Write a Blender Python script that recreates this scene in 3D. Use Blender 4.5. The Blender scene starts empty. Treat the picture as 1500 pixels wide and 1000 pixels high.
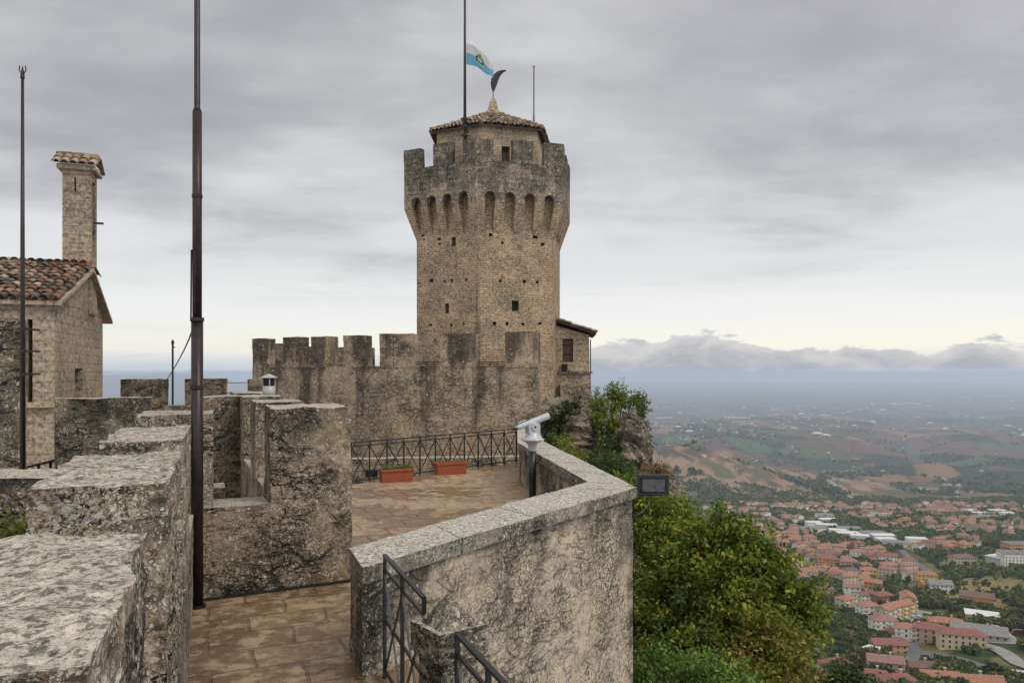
import bpy, bmesh, math, random
import numpy as np
from mathutils import Vector, Matrix, noise as mnoise
R = math.radians
random.seed(7)
rng = np.random.default_rng(11)
S = bpy.context.scene
C = S.collection

# ------------------------------------------------------------------ camera
F, CX, HY = 1100.0, 750.0, 545.0          # focal length and horizon of the photograph, in its pixels
cam_d = bpy.data.cameras.new('camera')
cam = bpy.data.objects.new('camera', cam_d)
C.objects.link(cam)
cam.location = (0, 0, 0)
cam.rotation_euler = (R(90), 0, 0)
cam_d.sensor_width = 36.0
cam_d.lens = 36.0 * F / 1500.0
cam_d.shift_y = (HY - 500.0) / 1500.0
cam_d.clip_start = 0.05
cam_d.clip_end = 120000.0
S.camera = cam

# ------------------------------------------------------------------ sun and sky
SUN_EL, SUN_AZ = 48.0, 118.0              # degrees; azimuth clockwise from the view direction
sun_d = bpy.data.lights.new('sun', 'SUN')
sun_d.energy = 1.5
sun_d.angle = R(22)
sun_d.color = (1.0, 0.93, 0.82)
sun = bpy.data.objects.new('sun', sun_d)
C.objects.link(sun)
sd = Vector((math.sin(R(SUN_AZ)) * math.cos(R(SUN_EL)), math.cos(R(SUN_AZ)) * math.cos(R(SUN_EL)), math.sin(R(SUN_EL))))
sun.rotation_euler = (-sd).to_track_quat('-Z', 'Y').to_euler()
sun.location = (0, 0, 60)

class NT:
    """small helper around a node tree"""
    def __init__(s, tree): s.t = tree; s.n = tree.nodes; s.l = tree.links
    def new(s, typ, **kw):
        n = s.n.new(typ)
        for k, v in kw.items(): setattr(n, k, v)
        return n
    def link(s, a, b): s.l.new(a, b)
    def put(s, sock, v):
        if isinstance(v, bpy.types.NodeSocket): s.l.new(v, sock)
        else:
            if hasattr(sock.default_value, '__len__') and not isinstance(v, (int, float)) and len(sock.default_value) == 4 and len(v) == 3: v = (*v, 1)
            sock.default_value = v
    def math(s, op, a, b=0.0, c=None, clamp=False):
        n = s.new('ShaderNodeMath', operation=op, use_clamp=clamp)
        s.put(n.inputs[0], a); s.put(n.inputs[1], b)
        if c is not None: s.put(n.inputs[2], c)
        return n.outputs[0]
    def vmath(s, op, a, b=(0, 0, 0)):
        n = s.new('ShaderNodeVectorMath', operation=op)
        s.put(n.inputs[0], a); s.put(n.inputs[1], b)
        return n.outputs[0]
    def mix(s, f, a, b, blend='MIX'):
        n = s.new('ShaderNodeMix', data_type='RGBA', blend_type=blend)
        s.put(n.inputs[0], f); s.put(n.inputs[6], a); s.put(n.inputs[7], b)
        return n.outputs[2]
    def ramp(s, v, lo, hi, a=0.0, b=1.0, smooth=True):
        n = s.new('ShaderNodeMapRange', interpolation_type='SMOOTHSTEP' if smooth else 'LINEAR')
        s.put(n.inputs[0], v); s.put(n.inputs[1], lo); s.put(n.inputs[2], hi); s.put(n.inputs[3], a); s.put(n.inputs[4], b)
        return n.outputs[0]
    def noise(s, vec, scale, detail=4.0, rough=0.55, dist=0.0, col=False):
        n = s.new('ShaderNodeTexNoise')
        s.put(n.inputs['Vector'], vec); n.inputs['Scale'].default_value = scale
        n.inputs['Detail'].default_value = detail; n.inputs['Roughness'].default_value = rough; n.inputs['Distortion'].default_value = dist
        return n.outputs['Color' if col else 'Fac']
    def voro(s, vec, scale, feature='F1', out='Distance', rnd=1.0):
        n = s.new('ShaderNodeTexVoronoi', feature=feature)
        s.put(n.inputs['Vector'], vec); n.inputs['Scale'].default_value = scale; n.inputs['Randomness'].default_value = rnd
        return n.outputs[out]
    def scale(s, vec, k):
        n = s.new('ShaderNodeMapping'); s.put(n.inputs['Vector'], vec); n.inputs['Scale'].default_value = k
        return n.outputs[0]

W = bpy.data.worlds.new('World')
S.world = W
W.use_nodes = True
w = NT(W.node_tree)
w.n.clear()
out = w.new('ShaderNodeOutputWorld'); bg = w.new('ShaderNodeBackground'); bg.inputs['Strength'].default_value = 0.1
sky = w.new('ShaderNodeTexSky', sky_type='NISHITA', sun_disc=False)
sky.sun_elevation = R(SUN_EL); sky.sun_rotation = R(SUN_AZ); sky.altitude = 700
tc = w.new('ShaderNodeTexCoord')
D = tc.outputs['Generated']
sep = w.new('ShaderNodeSeparateXYZ'); w.link(D, sep.inputs[0])
dx, dy, dz = sep.outputs
el = w.math('ARCSINE', dz)                                    # elevation, radians
az = w.math('ARCTAN2', dx, dy)                                # azimuth from the view direction
den = w.math('ADD', w.math('MAXIMUM', dz, 0.0), 0.13)
px = w.math('DIVIDE', dx, den); py = w.math('DIVIDE', dy, den)
cv = w.new('ShaderNodeCombineXYZ'); w.link(px, cv.inputs[0]); w.link(py, cv.inputs[1])
n1 = w.noise(w.scale(cv.outputs[0], (0.55, 0.8, 1)), 1.0, 6, 0.5, 0.4)
n2 = w.noise(w.scale(cv.outputs[0], (1.3, 2.2, 1)), 1.0, 7, 0.55, 0.3)
n3 = w.noise(w.scale(cv.outputs[0], (0.22, 0.3, 1)), 1.0, 3, 0.5)
n4 = w.noise(w.scale(cv.outputs[0], (3.4, 4.6, 1)), 1.0, 6, 0.6, 0.4)
deck = w.math('ADD', w.math('MULTIPLY', n1, 0.36), w.math('ADD', w.math('MULTIPLY', n2, 0.20), w.math('ADD', w.math('MULTIPLY', n3, 0.38), w.math('MULTIPLY', n4, 0.06))))
deck = w.ramp(w.math('ADD', deck, w.math('MULTIPLY', w.ramp(el, 0.30, 0.12), 0.075)), 0.405, 0.60)
k = 10.0
def K(*c): return tuple(v * k for v in c)
dcol = w.mix(deck, K(0.365, 0.365, 0.385), K(0.72, 0.72, 0.73))
right = w.ramp(az, -0.1, 0.6)
dcol = w.mix(w.math('MULTIPLY', right, w.ramp(el, 0.14, 0.5)), dcol, w.mix(0.55, dcol, K(0.34, 0.335, 0.37)))
# unseen sky overhead and behind the viewer, brightened to light the walls more
zen = w.ramp(el, 0.5, 1.1)
back = w.ramp(dy, 0.2, -0.5)
boost = w.math('MAXIMUM', zen, back)
dcol = w.mix(boost, dcol, K(1.22, 1.2, 1.18))
# pale strip where the deck ends, with thin streaks
ca = w.new('ShaderNodeCombineXYZ'); w.link(az, ca.inputs[0]); w.link(el, ca.inputs[1])
st = w.noise(w.scale(ca.outputs[0], (1.6, 22, 1)), 1.0, 6, 0.55, 0.5)
edge = w.math('ADD', el, w.math('MULTIPLY', w.math('SUBTRACT', st, 0.5), 0.11))
strip = w.ramp(edge, 0.155, 0.06)
strip = w.math('MULTIPLY', strip, w.ramp(az, -0.75, 0.35, 0.72, 1.0))
warm = w.ramp(w.math('ADD', el, w.math('MULTIPLY', w.math('SUBTRACT', st, 0.5), 0.04)), 0.075, 0.035)
scol = w.mix(warm, K(0.86, 0.86, 0.84), K(0.93, 0.89, 0.80))
scol = w.mix(w.ramp(el, 0.032, 0.008), scol, K(0.62, 0.65, 0.70))
col = w.mix(strip, dcol, scol)
# low cumulus bank over the plain, right of the tower
cb = w.noise(w.scale(ca.outputs[0], (15, 34, 1)), 1.0, 8, 0.58, 0.4)
cb2 = w.noise(w.scale(ca.outputs[0], (6.5, 3, 1)), 1.0, 2, 0.5)
cf = w.noise(w.scale(ca.outputs[0], (34, 50, 1)), 1.0, 5, 0.6)
top = w.math('ADD', w.math('ADD', 0.030, w.ramp(az, 0.42, 0.28, 0.0, 0.012)), w.math('MULTIPLY', w.math('SUBTRACT', cb2, 0.5), 0.085))
top = w.math('ADD', top, w.math('MULTIPLY', w.math('SUBTRACT', cb, 0.5), 0.055))
top = w.math('ADD', top, w.math('MULTIPLY', w.math('SUBTRACT', cf, 0.5), 0.012))
bank = w.ramp(w.math('SUBTRACT', top, el), -0.0015, 0.004)
bank = w.math('MULTIPLY', bank, w.ramp(az, -0.02, 0.1))
bank = w.math('MULTIPLY', bank, w.ramp(w.math('ADD', el, w.math('MULTIPLY', w.ramp(az, 0.3, 0.45), 0.0)), -0.03, -0.02))
thin = w.math('MULTIPLY', w.ramp(az, 0.28, 0.42), w.ramp(el, 0.006, -0.004))
bank = w.math('MULTIPLY', bank, w.math('SUBTRACT', 1.0, thin))
shade = w.ramp(w.math('ADD', w.math('MULTIPLY', w.math('SUBTRACT', top, el), 9.0), w.math('MULTIPLY', cb, 1.1)), 0.45, 1.0)
bcol = w.mix(shade, K(0.62, 0.605, 0.62), K(0.37, 0.375, 0.42))
col = w.mix(w.math('MULTIPLY', bank, 0.9), col, bcol)
col = w.mix(0.06, col, sky.outputs[0])
w.link(col, bg.inputs['Color']); w.link(bg.outputs[0], out.inputs[0])

S.view_settings.view_transform = 'Standard'
S.view_settings.look = 'None'
S.view_settings.exposure = 0.12
S.view_settings.gamma = 1.0
S.render.film_transparent = False
S.cycles.volume_bounces = 1
S.cycles.max_bounces = 6
S.cycles.diffuse_bounces = 3

# ------------------------------------------------------------------ measuring helpers
def at(px, py, Y):            # the world point seen at a pixel of the photograph, Y metres ahead
    return Vector(((px - CX) / F * Y, Y, (HY - py) / F * Y))
def on(px, py, z):            # the world point seen at a pixel, on the level z
    Y = -z * F / (py - HY)
    return Vector(((px - CX) / F * Y, Y, z))

# ------------------------------------------------------------------ mesh helpers
def tag(o, label=None, cat=None, group=None, kind=None):
    if label: o['label'] = label
    if cat: o['category'] = cat
    if group: o['group'] = group
    if kind: o['kind'] = kind
    return o
def empty(name, loc, label=None, cat=None, group=None, rz=0.0):
    o = bpy.data.objects.new(name, None); C.objects.link(o)
    o.location = loc; o.rotation_euler = (0, 0, rz); o.empty_display_size = 0.2
    return tag(o, label, cat, group)

class MB:
    """collects faces with uv and colour, then becomes ONE mesh object"""
    def __init__(s): s.v = []; s.f = []; s.uv = []; s.c = []; s.m = []
    def face(s, pts, uv=None, col=(1, 1, 1), m=0):
        b = len(s.v); s.v += [tuple(p) for p in pts]; s.f.append(list(range(b, b + len(pts))))
        if uv is None:
            a, bb, cc = Vector(pts[0]), Vector(pts[1]), Vector(pts[2])
            nrm = (bb - a).cross(cc - a)
            if nrm.length > 1e-12: nrm.normalize()
            if abs(nrm.z) > 0.6: uv = [(p[0], p[1]) for p in pts]
            else:
                t = Vector((-nrm.y, nrm.x, 0)); t.normalize()
                uv = [(p[0] * t.x + p[1] * t.y, p[2]) for p in pts]
        s.uv.append(uv); s.c.append(col); s.m.append(m)
    def prism(s, poly, z0, z1, col=(1, 1, 1), m=0, top=True, bottom=True, poly2=None):
        """poly counter-clockwise seen from above; poly2 = the outline at z1"""
        q = poly2 or poly; n = len(poly)
        for i in range(n):
            j = (i + 1) % n
            s.face([(poly[i][0], poly[i][1], z0), (poly[j][0], poly[j][1], z0), (q[j][0], q[j][1], z1), (q[i][0], q[i][1], z1)], col=col, m=m)
        if top: s.face([(p[0], p[1], z1) for p in q], col=col, m=m)
        if bottom: s.face([(p[0], p[1], z0) for p in reversed(poly)], col=col, m=m)
    def box(s, c, ax, ay, hx, hy, z0, z1, col=(1, 1, 1), m=0):
        """box centred on c (x, y), horizontal axes ax and ay, half sizes"""
        c = Vector(c[:2]); ax = Vector(ax[:2]); ay = Vector(ay[:2])
        p = [c - ax * hx - ay * hy, c + ax * hx - ay * hy, c + ax * hx + ay * hy, c - ax * hx + ay * hy]
        if ax.x * ay.y - ax.y * ay.x < 0: p.reverse()
        s.prism([tuple(q) for q in p], z0, z1, col, m)
    def tube(s, path, r, n=10, col=(1, 1, 1), m=0, caps=True):
        path = [Vector(p) for p in path]; k = len(path)
        rr = r if hasattr(r, '__len__') else [r] * k
        rings = []
        up = None
        for i, p in enumerate(path):
            d = (path[min(i + 1, k - 1)] - path[max(i - 1, 0)]).normalized()
            if up is None:
                up = Vector((0, 0, 1)) if abs(d.z) < 0.9 else Vector((1, 0, 0))
            a = d.cross(up)
            if a.length < 1e-4: a = d.cross(Vector((0, 1, 0)))
            a.normalize(); b = a.cross(d).normalized(); up = b
            rings.append([p + (a * math.cos(2 * math.pi * j / n) + b * math.sin(2 * math.pi * j / n)) * rr[i] for j in range(n)])
        for i in range(k - 1):
            for j in range(n):
                j2 = (j + 1) % n
                s.face([rings[i][j], rings[i + 1][j], rings[i + 1][j2], rings[i][j2]], uv=[(j / n, i), (j / n, i + 1), ((j + 1) / n, i + 1), ((j + 1) / n, i)], col=col, m=m)
        if caps:
            s.face(list(rings[0]), col=col, m=m); s.face(list(reversed(rings[-1])), col=col, m=m)
    def bar(s, a, b, hw, hh, col=(1, 1, 1), m=0):
        """rectangular bar from a to b"""
        a = Vector(a); b = Vector(b); d = (b - a).normalized()
        up = Vector((0, 0, 1)) if abs(d.z) < 0.95 else Vector((0.4, -1, 0)).normalized()
        x = d.cross(up).normalized(); y = x.cross(d).normalized()
        A = [a - x * hw - y * hh, a + x * hw - y * hh, a + x * hw + y * hh, a - x * hw + y * hh]
        B = [p + (b - a) for p in A]
        for i in range(4):
            j = (i + 1) % 4
            s.face([A[j], A[i], B[i], B[j]], col=col, m=m)
        s.face(A, col=col, m=m); s.face(list(reversed(B)), col=col, m=m)
    def lathe(s, c, prof, n=16, col=(1, 1, 1), m=0):
        c = Vector(c)
        for i in range(len(prof) - 1):
            r0, z0 = prof[i]; r1, z1 = prof[i + 1]
            for j in range(n):
                a0 = 2 * math.pi * j / n; a1 = 2 * math.pi * (j + 1) / n
                p = [c + Vector((r0 * math.cos(a0), r0 * math.sin(a0), z0)), c + Vector((r0 * math.cos(a1), r0 * math.sin(a1), z0)),
                     c + Vector((r1 * math.cos(a1), r1 * math.sin(a1), z1)), c + Vector((r1 * math.cos(a0), r1 * math.sin(a0), z1))]
                if r0 < 1e-6: p = [p[0], p[2], p[3]]
                elif r1 < 1e-6: p = [p[0], p[1], p[2]]
                s.face(p, col=col, m=m)
    def build(s, name, mats, parent=None, smooth=False, rough=None, weld=True, bevel=0.0, origin=None, col=True):
        me = bpy.data.meshes.new(name)
        off = Vector(origin) if origin is not None else (parent_world(parent) if parent is not None else Vector((0, 0, 0)))
        V = np.array(s.v, dtype=np.float64).reshape(-1, 3)
        V = V - np.array(off)
        me.from_pydata([tuple(p) for p in V], [], s.f)
        uvl = me.uv_layers.new(name='UVMap')
        flat = [c for f in s.uv for p in f for c in p]
        uvl.data.foreach_set('uv', flat)
        if col:
            ca = me.color_attributes.new('tint', 'FLOAT_COLOR', 'CORNER')
            cc = [c for f, k_ in zip(s.f, s.c) for _ in f for c in (k_[0], k_[1], k_[2], 1.0)]
            ca.data.foreach_set('color', cc)
        me.polygons.foreach_set('material_index', s.m)
        if not isinstance(mats, (list, tuple)): mats = [mats]
        for m_ in mats: me.materials.append(m_)
        if weld or rough or bevel:
            bm = bmesh.new(); bm.from_mesh(me)
            if weld: bmesh.ops.remove_doubles(bm, verts=bm.verts, dist=1e-4)
            if rough:
                amp, fr = rough
                bm.normal_update()
                for v in bm.verts:
                    p = (v.co + off)
                    n_ = Vector((mnoise.noise(p * fr), mnoise.noise(p * fr + Vector((31, 7, 3))), mnoise.noise(p * fr + Vector((5, 51, 13)))))
                    n2_ = Vector((mnoise.noise(p * fr * 3.1), mnoise.noise(p * fr * 3.1 + Vector((31, 7, 3))), mnoise.noise(p * fr * 3.1 + Vector((5, 51, 13)))))
                    n3_ = mnoise.noise(p * fr * 8.7 + Vector((3, 3, 9)))
                    v.co += (n_ * 0.7 + n2_ * 0.5) * amp + v.normal * (n3_ * amp * .38)
            if bevel: bmesh.ops.bevel(bm, geom=list(bm.edges), offset=bevel, segments=1, affect='EDGES')
            bm.to_mesh(me); bm.free()
        if smooth: me.polygons.foreach_set('use_smooth', [True] * len(me.polygons))
        me.update()
        o = bpy.data.objects.new(name, me); C.objects.link(o)
        if parent is not None: o.parent = parent
        else: o.location = off
        return o
def parent_world(p):
    v = Vector((0, 0, 0))
    while p is not None:
        v = v + p.location; p = p.parent
    return v

def grid_face(mb, a, b, c, d, res, uvf=None, col=(1, 1, 1)):
    """quad a b c d (ccw) cut into cells of about res metres"""
    a, b, c, d = map(Vector, (a, b, c, d))
    nu = max(1, int(round(max((b - a).length, (c - d).length) / res))); nv = max(1, int(round(max((d - a).length, (c - b).length) / res)))
    nrm = (b - a).cross(d - a)
    if nrm.length < 1e-12: return
    nrm.normalize()
    t = Vector((-nrm.y, nrm.x, 0))
    hor = abs(nrm.z) > 0.6
    if not hor: t.normalize()
    def P(i, j):
        u, v = i / nu, j / nv
        return (a * (1 - u) + b * u) * (1 - v) + (d * (1 - u) + c * u) * v
    for i in range(nu):
        for j in range(nv):
            q = [P(i, j), P(i + 1, j), P(i + 1, j + 1), P(i, j + 1)]
            uv = [(p.x, p.y) for p in q] if hor else [(p.x * t.x + p.y * t.y, p.z) for p in q]
            mb.face(q, uv=uv, col=col)

def block(mb, quad, z0, z1, res, z1b=None):
    """rough four-cornered stone block, quad ccw from above; finely cut so that its edges can wear"""
    n = 4
    q = [Vector((p[0], p[1], 0)) for p in quad]
    area = sum(q[i].x * q[(i + 1) % 4].y - q[(i + 1) % 4].x * q[i].y for i in range(4))
    if area < 0: q.reverse()
    lo = [Vector((p.x, p.y, z0)) for p in q]; hi = [Vector((p.x, p.y, z1)) for p in q]
    for i in range(4):
        j = (i + 1) % 4
        grid_face(mb, lo[i], lo[j], hi[j], hi[i], res)
    grid_face(mb, hi[0], hi[1], hi[2], hi[3], res)
    mb.face([lo[3], lo[2], lo[1], lo[0]])

def lin(a, b, t): return (a[0] + (b[0] - a[0]) * t, a[1] + (b[1] - a[1]) * t)

# ------------------------------------------------------------------ materials
def material(name):
    m = bpy.data.materials.new(name); m.use_nodes = True
    t = NT(m.node_tree); t.n.clear()
    o = t.new('ShaderNodeOutputMaterial'); b = t.new('ShaderNodeBsdfPrincipled'); t.link(b.outputs[0], o.inputs[0])
    b.inputs['Specular IOR Level'].default_value = 0.3
    return m, t, b

def stone(name, tan=(0.36, 0.28, 0.18), grey=(0.22, 0.20, 0.17), dark=(0.022, 0.020, 0.017), pale=(0.56, 0.52, 0.45),
          greyness=0.5, darkness=0.5, lichen=0.5, bw=0.42, bh=0.2, joint=0.014, jdist=0.05, jamt=0.6, top=(0.40, 0.365, 0.31),
          topamt=1.0, bump=1.0, fine=1.0, streak=0.5, rough=0.9, zstain=None, moss=0.0, cellrnd=0.35, brk=1.0, rubble=0.0, speck=0.4, ss=24, runs=None, crack=0.0, lsc=1.0, td=0.45):
    m, t, b = material(name)
    g = t.new('ShaderNodeNewGeometry'); P = g.outputs['Position']
    uvn = t.new('ShaderNodeUVMap'); uvn.uv_map = 'UVMap'
    big = t.noise(P, 0.55, 5, 0.55); med = t.noise(P, 2.6 * fine, 6, 0.6); fin = t.noise(P, 16 * fine, 6, 0.65); grit = t.noise(P, 70 * fine, 3, 0.6)
    sp = t.new('ShaderNodeSeparateXYZ'); t.link(P, sp.inputs[0])
    strk = t.noise(t.scale(P, (1.5, 1.5, 0.16)), 1.0, 5, 0.6)
    # joints, wandering
    dj = t.vmath('MULTIPLY', t.vmath('SUBTRACT', t.noise(P, 2.2, 4, 0.6, col=True), (0.5, 0.5, 0.5)), (jdist * 4, jdist * 4, 0))
    uv = t.vmath('ADD', uvn.outputs[0], dj)
    bk = t.new('ShaderNodeTexBrick'); t.link(uv, bk.inputs['Vector'])
    bk.inputs['Color1'].default_value = (0, 0, 0, 1); bk.inputs['Color2'].default_value = (1, 1, 1, 1); bk.inputs['Mortar'].default_value = (0.5, 0.5, 0.5, 1)
    bk.inputs['Scale'].default_value = 1.0; bk.inputs['Brick Width'].default_value = bw; bk.inputs['Row Height'].default_value = bh
    bk.inputs['Mortar Size'].default_value = joint; bk.inputs['Mortar Smooth'].default_value = 0.35; bk.inputs['Bias'].default_value = 0.0
    bk.offset = 0.43; bk.squash = 1.0
    jf = t.math('MULTIPLY', bk.outputs['Fac'], t.ramp(med, 0.30, 0.52))
    cell = bk.outputs['Color']
    if rubble > 0:               # uneven field stones instead of coursed blocks
        ru = t.scale(uv, (1 / bw, 1 / bh, 1))
        ed = t.voro(ru, 1.0, 'DISTANCE_TO_EDGE', 'Distance', rubble); cell = t.voro(ru, 1.0, 'F1', 'Color', rubble)
        wid = t.ramp(fin, 0.3, 0.7, 0.02, 0.13)
        jf = t.math('MULTIPLY', t.ramp(t.math('DIVIDE', ed, wid), 1.0, 0.25), t.ramp(t.math('ADD', t.math('MULTIPLY', med, 0.6), t.math('MULTIPLY', big, 0.4)), 0.44, 0.58))
    # base
    gfac = t.ramp(t.math('ADD', big, t.math('MULTIPLY', t.math('SUBTRACT', med, 0.5), 0.8)), 0.62 - 0.42 * greyness, 0.80 - 0.42 * greyness)
    col = t.mix(gfac, tan, grey)
    cs = t.new('ShaderNodeSeparateColor'); t.link(cell, cs.inputs[0])
    col = t.mix(cellrnd, col, t.mix(cs.outputs[0], tuple(c * 0.55 for c in tan), tuple(min(1, c * 1.35) for c in tan)))
    col = t.mix(t.ramp(fin, 0.42, 0.72), col, t.mix(0.55, col, pale))
    col = t.mix(t.math('MULTIPLY', t.ramp(fin, 0.50, 0.30), 0.65), col, dark)
    # grainy crust of black algae and pale grains
    g1 = t.noise(P, ss * fine, 9, 0.78, 0.3); g2 = t.noise(t.vmath('ADD', P, (9, 3, 5)), ss * 0.55 * fine, 8, 0.8)
    area = t.ramp(t.noise(P, 1.1, 5, 0.6), 0.34, 0.60)
    col = t.mix(t.math('MULTIPLY', t.math('MULTIPLY', t.ramp(g1, 0.53, 0.47), area), speck), col, dark)
    col = t.mix(t.math('MULTIPLY', t.ramp(g2, 0.565, 0.61), min(1, speck * 1.1)), col, pale)
    # dark weathering: streaks and blotches
    dk = t.math('ADD', t.math('MULTIPLY', strk, streak), t.math('MULTIPLY', t.math('ADD', t.math('MULTIPLY', med, 0.6), t.math('MULTIPLY', fin, 0.4)), 1.0 - streak))
    if zstain is not None:       # rain-blackened strip under the wall top
        z_, wd, amt = zstain
        dk = t.math('ADD', dk, t.math('MULTIPLY', t.ramp(sp.outputs[2], z_ - wd, z_), amt))
    if runs is not None:         # black runs where rain leaves the gaps of the battlement; their width is in the mesh
        z_, wd, amt = runs; ra_ = t.new('ShaderNodeAttribute'); ra_.attribute_name = 'tint'; rs_ = t.new('ShaderNodeSeparateColor'); t.link(ra_.outputs['Color'], rs_.inputs[0])
        dk = t.math('ADD', dk, t.math('MULTIPLY', t.math('MULTIPLY', t.ramp(t.math('ADD', sp.outputs[2], t.math('MULTIPLY', strk, wd * 0.8)), z_ - wd, z_), t.ramp(sp.outputs[2], z_ + .3, z_ - .1)), t.math('MULTIPLY', t.math('SUBTRACT', 1.0, rs_.outputs[0]), amt)))
    ckm = 0.0
    if crack > 0:                # long broken bedding cracks
        ck = t.math('ABSOLUTE', t.math('SUBTRACT', t.noise(t.scale(P, (1.0, 1.0, 3.6)), 1.5, 5, 0.6, 0.3), 0.5))
        ckm = t.math('MULTIPLY', t.ramp(ck, 0.016, 0.004), t.ramp(t.noise(P, 1.3, 3, 0.5), 0.42, 0.56))
        ckm = t.math('MULTIPLY', ckm, crack)

    th = 0.70 - 0.32 * darkness
    df = t.ramp(dk, th, th + 0.14)
    col = t.mix(t.math('MULTIPLY', df, 0.82), col, t.mix(t.ramp(grit, 0.4, 0.7), dark, tuple(c * 3.0 for c in dark)))
    # lichen crusts: pale discs of several sizes
    if lichen > 0:
        wob = t.vmath('ADD', P, t.vmath('MULTIPLY', t.vmath('SUBTRACT', t.noise(P, 14, 4, 0.6, col=True), (0.5, 0.5, 0.5)), (0.09, 0.09, 0.09)))
        lm = None
        for sc, thr, off in ((15 * lsc, 0.30, 0.0), (34 * lsc, 0.34, 3.3), (72 * lsc, 0.36, 7.7)):
            vd = t.voro(t.vmath('ADD', wob, (off, off, off)), sc * fine)
            pat = t.noise(t.vmath('ADD', P, (off, 2, off)), 3.1, 4, 0.6)
            f_ = t.math('MULTIPLY', t.ramp(vd, thr, thr - 0.10), t.ramp(pat, 0.62 - 0.25 * lichen, 0.72 - 0.25 * lichen))
            lm = f_ if lm is None else t.math('MAXIMUM', lm, f_)
        lcol = t.mix(t.ramp(t.noise(P, 5, 3), 0.4, 0.65), pale, tuple(c * 0.62 for c in pale))
        col = t.mix(t.math('MULTIPLY', lm, 0.85), col, lcol)
    else: lm = 0.0
    col = t.mix(t.math('MULTIPLY', jf, jamt), col, tuple(c * 1.2 for c in dark))
    if crack > 0: col = t.mix(ckm, col, tuple(c * .6 for c in dark))
    if moss > 0:
        col = t.mix(t.math('MULTIPLY', t.ramp(t.noise(P, 1.8, 4, 0.6), 0.55, 0.7), moss), col, (0.11, 0.085, 0.028))
    # weathered level tops, crusted with pale lichen and dark specks
    if topamt > 0:
        nz = t.new('ShaderNodeSeparateXYZ'); t.link(g.outputs['Normal'], nz.inputs[0])
        tf = t.math('MULTIPLY', t.ramp(nz.outputs[2], 0.72, 0.92), topamt)
        sq = t.scale(P, (1.0, 1.0, 1.0))
        tn = t.noise(sq, 13 * fine, 8, 0.75, 0.0); tn2 = t.noise(sq, 30 * fine, 6, 0.7); tn3 = t.noise(sq, 2.2, 4, 0.6)
        tcl = t.mix(t.ramp(tn, 0.53, 0.63), top, tuple(c * 0.30 for c in top))
        tcl = t.mix(t.math('MULTIPLY', t.ramp(g1, td + .02, td - .02), 0.85), tcl, tuple(c * 0.22 for c in top))
        tcl = t.mix(t.ramp(tn2, 0.54, 0.66), tcl, tuple(c * 0.14 for c in top))
        tcl = t.mix(t.math('MULTIPLY', t.ramp(t.noise(sq, 22, 4, 0.6), 0.54, 0.66), 0.8), tcl, tuple(min(1, c * 1.35) for c in top))
        tcl = t.mix(t.math('MULTIPLY', t.ramp(tn3, 0.56, 0.72), 0.45), tcl, (0.20, 0.16, 0.11))
        col = t.mix(tf, col, tcl)
    t.put(b.inputs['Base Color'], col)
    b.inputs['Roughness'].default_value = rough
    b.inputs['Specular IOR Level'].default_value = 0.2
    # relief
    h = t.math('ADD', t.math('MULTIPLY', fin, 0.6), t.math('MULTIPLY', grit, 0.22))
    h = t.math('ADD', h, t.math('MULTIPLY', med, 0.8))
    h = t.math('SUBTRACT', h, t.math('MULTIPLY', jf, 0.55 * brk))
    h = t.math('ADD', h, t.math('MULTIPLY', cs.outputs[0], 0.25 * cellrnd * brk))
    if lichen > 0: h = t.math('ADD', h, t.math('MULTIPLY', lm, 0.12))
    if crack > 0: h = t.math('SUBTRACT', h, t.math('MULTIPLY', ckm, 0.8))
    if topamt > 0: h = t.math('MULTIPLY', h, t.math('SUBTRACT', 1.0, t.math('MULTIPLY', tf, 0.62)))
    bp = t.new('ShaderNodeBump'); t.put(bp.inputs['Height'], h); bp.inputs['Distance'].default_value = 0.05 * bump / max(fine, 0.3); bp.inputs['Strength'].default_value = 0.9
    t.link(bp.outputs[0], b.inputs['Normal'])
    return m

def plain(name, col, rough=0.6, metal=0.0, var=0.15, scale=8.0, bump=0.0, tint=False, spec=0.4):
    m, t, b = material(name)
    g = t.new('ShaderNodeNewGeometry'); P = g.outputs['Position']
    n_ = t.noise(P, scale, 5, 0.6)
    c = t.mix(t.ramp(n_, 0.3, 0.7), tuple(v * (1 - var) for v in col), tuple(min(1, v * (1 + var)) for v in col))
    if tint:
        a = t.new('ShaderNodeAttribute'); a.attribute_name = 'tint'
        c = t.mix(1.0, c, a.outputs['Color'], 'MULTIPLY')
    t.put(b.inputs['Base Color'], c); b.inputs['Roughness'].default_value = rough; b.inputs['Metallic'].default_value = metal
    b.inputs['Specular IOR Level'].default_value = spec
    if bump:
        bp = t.new('ShaderNodeBump'); t.put(bp.inputs['Height'], n_); bp.inputs['Distance'].default_value = bump
        t.link(bp.outputs[0], b.inputs['Normal'])
    return m

def leafmat(name, mul=(1, 1, 1), trans=0.35, rough=0.5):
    m, t, b = material(name)
    a = t.new('ShaderNodeAttribute'); a.attribute_name = 'tint'
    c = t.mix(1.0, a.outputs['Color'], mul, 'MULTIPLY')
    t.put(b.inputs['Base Color'], c); b.inputs['Roughness'].default_value = rough
    tr = t.new('ShaderNodeBsdfTranslucent'); t.put(tr.inputs[0], t.mix(1.0, c, (1.3, 1.35, 0.6), 'MULTIPLY'))
    mx = t.new('ShaderNodeMixShader'); mx.inputs[0].default_value = trans * .75
    t.link(b.outputs[0], mx.inputs[1]); t.link(tr.outputs[0], mx.inputs[2])
    o = [n for n in t.n if n.type == 'OUTPUT_MATERIAL'][0]
    t.link(mx.outputs[0], o.inputs[0])
    return m

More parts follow.
